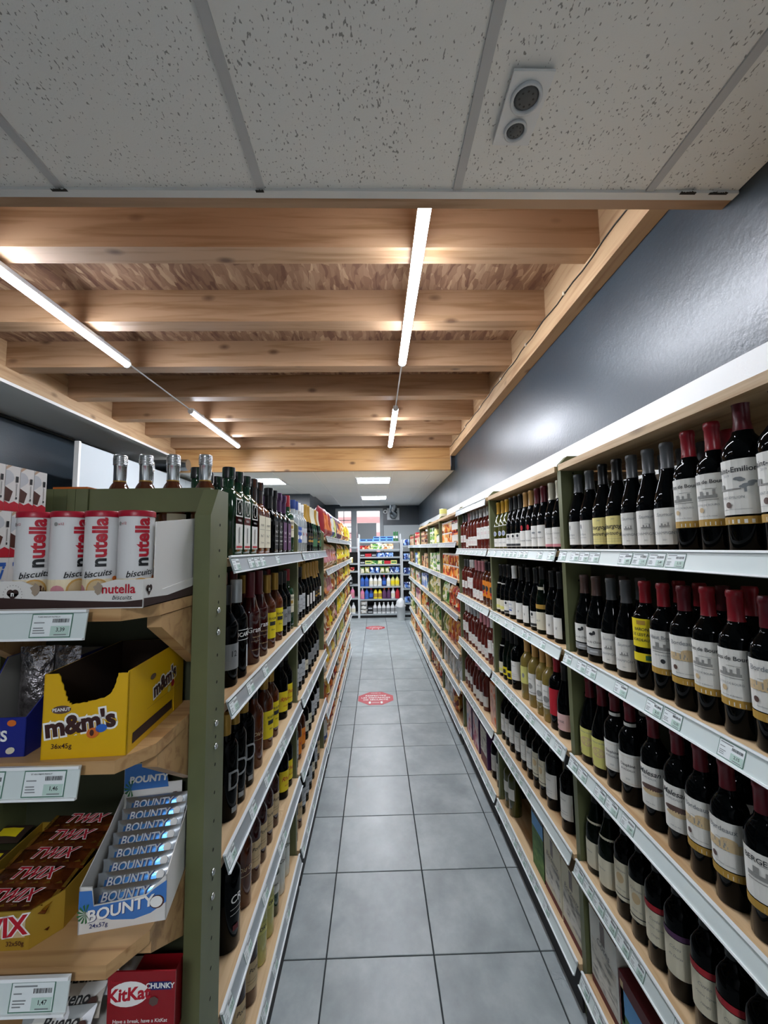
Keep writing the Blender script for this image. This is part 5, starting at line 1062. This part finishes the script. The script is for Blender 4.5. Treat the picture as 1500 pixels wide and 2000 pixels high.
tag(obj('candy_carton', B(-.70, -.55, .825, 1.05, z4, z4+.1, 'carton_white')), 'low white carton carrying the Bueno bars', 'display carton')

# ================================================================ HOUSEHOLD GOODS AT THE END WALL
HY = 10.1
def metal_unit(x0, x1, zs, label, top):
    t = thing('metal_shelving', label, 'shelving', ((x0+x1)/2, HY+.2, 0)); w = (x1-x0)/2
    for sx in (-w, w):
        for yy in (-.2, .17): obj('upright', B(sx-.012, sx+.012, yy, yy+.03, 0, top, 'steel_white'), t)
    for z in zs:
        b = obj('shelf', B(-w+.013, w-.013, -.2, .19, z-.02, z, 'steel_white'), t); obj('label_rail', B(-w+.013, w-.013, -.208, -.2005, z-.035, z+.004, 'rail_grey'), t)
    obj('back_panel', B(-w+.013, w-.013, .192, .2, .1, min(top, 1.6), 'plastic_black'), t); obj('kick_plate', B(-w+.013, w-.013, -.17, -.15, 0, .07, 'plastic_black'), t)
HZ = (1.86, 1.67, 1.48, 1.30, 1.08, .76, .455, .10); HZ2 = (1.73, 1.33, 1.14, .81, .485, .10)
metal_unit(-.405, .625, HZ, 'white metal shelving of household goods under the end window', 2.05)
metal_unit(-.98, -.43, HZ2, 'white metal shelving of household goods behind the crisps gondola', 1.95)
metal_unit(.66, 1.1, (1.75, 1.4, 1.05, .7, .35, .1), 'dark corner shelving between household goods and grocery wall', 1.9)
for k, body, cap, label in (('blue', 'p_blue', 'p_navy', 'lab_blue'), ('white', 'plastic_white', 'lab_silver', 'lab_cream'), ('violet', 'lab_purple', 'p_orange', 'lab_purple'), ('yellow', 'lab_bright', 'p_black', 'lab_gold'), ('lime', 'lab_lime', 'p_green', 'lab_bright'), ('pink', 'p_pink', 'plastic_white', 'cap_pink'), ('red', 'lab_red', 'cap_wine', 'lab_red'), ('navy', 'p_navy', 'p_red', 'p_blue'), ('clear', 'plastic_white', 'plastic_white', 'lab_grey')):
    flask('fl_'+k, .1, .08, .27, body, cap, label, k == 'blue')
carton('hb_sky', .158, .06, .12, 'p_sky', [(-.4, .4, .3, .8, 'p_navy')]); carton('hb_orange', .28, .13, .2, 'pr_tan', [(-.5, .5, .45, .55, 'lab_white')]); carton('hb_mint', .27, .13, .2, 'pr_green', [(-.5, .5, .45, .55, 'lab_white')]); carton('hb_pink', .26, .09, .2, 'pr_red'); carton('hb_blue', .2, .1, .15, 'pr_blue'); carton('hb_red', .15, .08, .15, 'lab_red'); carton('hb_yellow', .15, .09, .14, 'lab_lime', [(-.4, .4, .3, .7, 'p_green')]); carton('hb_green', .15, .09, .14, 'pr_green'); carton('hb_dark', .12, .09, .14, 'p_black', [(-.4, .4, .3, .6, 'lab_silver')])
bag('hb_pack', .12, .15, .07, 'pr_blue', 'pr_blue', seed=80); bag('hb_cream', .11, .15, .07, 'pr_cream', 'lab_cream', seed=81); bag('hb_sheet', .17, .1, .12, 'pr_clear', 'lab_white', seed=82)
can('hb_spray', .028, .24, 'p_green', 'lab_white')
HL = dict(fl_blue='blue trigger bottle', fl_white='white cleaner bottle', fl_violet='violet cleaner bottle', fl_yellow='yellow cleaner bottle', fl_lime='lime green cleaner bottle', fl_pink='pink cleaner bottle', fl_red='dark red cleaner bottle', fl_navy='navy cleaner bottle', fl_clear='clear white-capped bottle', hb_sky='flat sky-blue tissue box', hb_orange='tan tissue carton', hb_mint='green tissue carton', hb_pink='reddish carton', hb_blue='blue carton', hb_red='red carton', hb_yellow='yellow-green sponge carton', hb_green='green carton', hb_dark='black carton', hb_pack='blue tablet bag', hb_cream='cream tablet bag', hb_sheet='white folded pack', hb_spray='green spray can')
def hfill(x0, z, runs, unit, j):
    x = x0; c_ = 0
    for key, n_, lay in runs:
        me, w, d, h = PK[key]
        for i in range(n_):
            for q in range(lay):
                pre = key.split('_')[0]; fl = pre == 'fl'
                stock(key, x+w/2, HY+.01+d/2, z+.0005+q*(h+.0005), 0, '%s%s, %s from gondola side, %s shelf, %s' % (('', 'second layer ', 'third layer ')[q], HL[key], NTH[c_], SHH[j], unit), 'cleaner_bottle' if fl else 'household_pack', 'bottle' if fl else 'pack', '%s, %s shelf, %s' % (HL[key], SHH[j], unit))
            x += w+.008; c_ += 1
SHH = ('top', 'second', 'third', 'fourth', 'fifth', 'sixth', 'seventh', 'lowest')
MAIN = [[('hb_sky', 2, 1), ('hb_sky', 2, 2), ('hb_sky', 1, 2), ('hb_spray', 2, 1)], [('hb_pink', 1, 1), ('hb_mint', 1, 1), ('hb_orange', 1, 1)], [('hb_dark', 1, 1), ('hb_red', 1, 1), ('hb_dark', 1, 1), ('hb_blue', 2, 1)], [('hb_dark', 1, 1), ('hb_yellow', 1, 1), ('hb_green', 2, 1), ('hb_red', 1, 1), ('hb_yellow', 1, 1)],
 [('hb_cream', 2, 1), ('hb_pack', 2, 1), ('hb_cream', 2, 1), ('hb_pack', 2, 1)], [('fl_blue', 2, 1), ('fl_white', 3, 1), ('fl_navy', 1, 1), ('fl_white', 1, 1), ('fl_lime', 2, 1)], [('fl_pink', 1, 1), ('fl_blue', 1, 1), ('fl_navy', 1, 1), ('fl_yellow', 2, 1), ('fl_violet', 2, 1), ('fl_white', 1, 1), ('fl_red', 1, 1)], [('hb_sheet', 1, 3), ('hb_dark', 1, 2), ('fl_clear', 6, 1)]]
for j, runs in enumerate(MAIN): hfill(-.385, HZ[j], runs, 'window household shelving', j)
SIDE = [[('hb_sky', 1, 2), ('hb_dark', 1, 1)], [('hb_yellow', 1, 1), ('hb_cream', 2, 1)], [('hb_red', 1, 1), ('hb_pink', 1, 1)], [('hb_dark', 3, 2)], [('fl_pink', 4, 1)], [('fl_violet', 1, 1), ('fl_white', 3, 1)]]
for j, runs in enumerate(SIDE): hfill(-.95 if j < 5 else -.93, HZ2[j], runs, 'side household shelving', j)
for j, z in enumerate((1.75, 1.4, 1.05, .7, .35)): hfill(.69, z, [('hb_pack', 2, 1), ('hb_dark', 1, 1)], 'dark corner shelving', j)
# bin with a bag
t = thing('waste_bin', 'white bin with a crumpled plastic bag on the floor by household shelving', 'bin', (.585, 9.78, .0003))
obj('bucket', MB().lathe([(.085, 0), (.09, .004), (.105, .3), (.108, .3), (.108, .31), (.1, .31)], 'plastic_white', 18), t)
b = MB(); r_ = random.Random(5); prof = [(.1, .3), (.115, .33), (.09, .37), (.1, .42), (.06, .47), (.03, .5), (.0, .51)]
b.lathe(prof, 'plastic_white', 18); b.v = [(x*(1+.25*r_.uniform(-1, 1)), y*(1+.25*r_.uniform(-1, 1)), z+.012*r_.uniform(-1, 1)) for x, y, z in b.v]; obj('plastic_bag', b, t)

carton('orange_box', .095, .205, .1, 'p_orange', [(-.4, .4, .3, .7, 'lab_tan')])
stock('orange_box', -.848, 1.19, ZL[0]-.004, 0, 'orange carton on the top gondola shelf behind the end cap header', 'grocery_carton', 'carton', None)
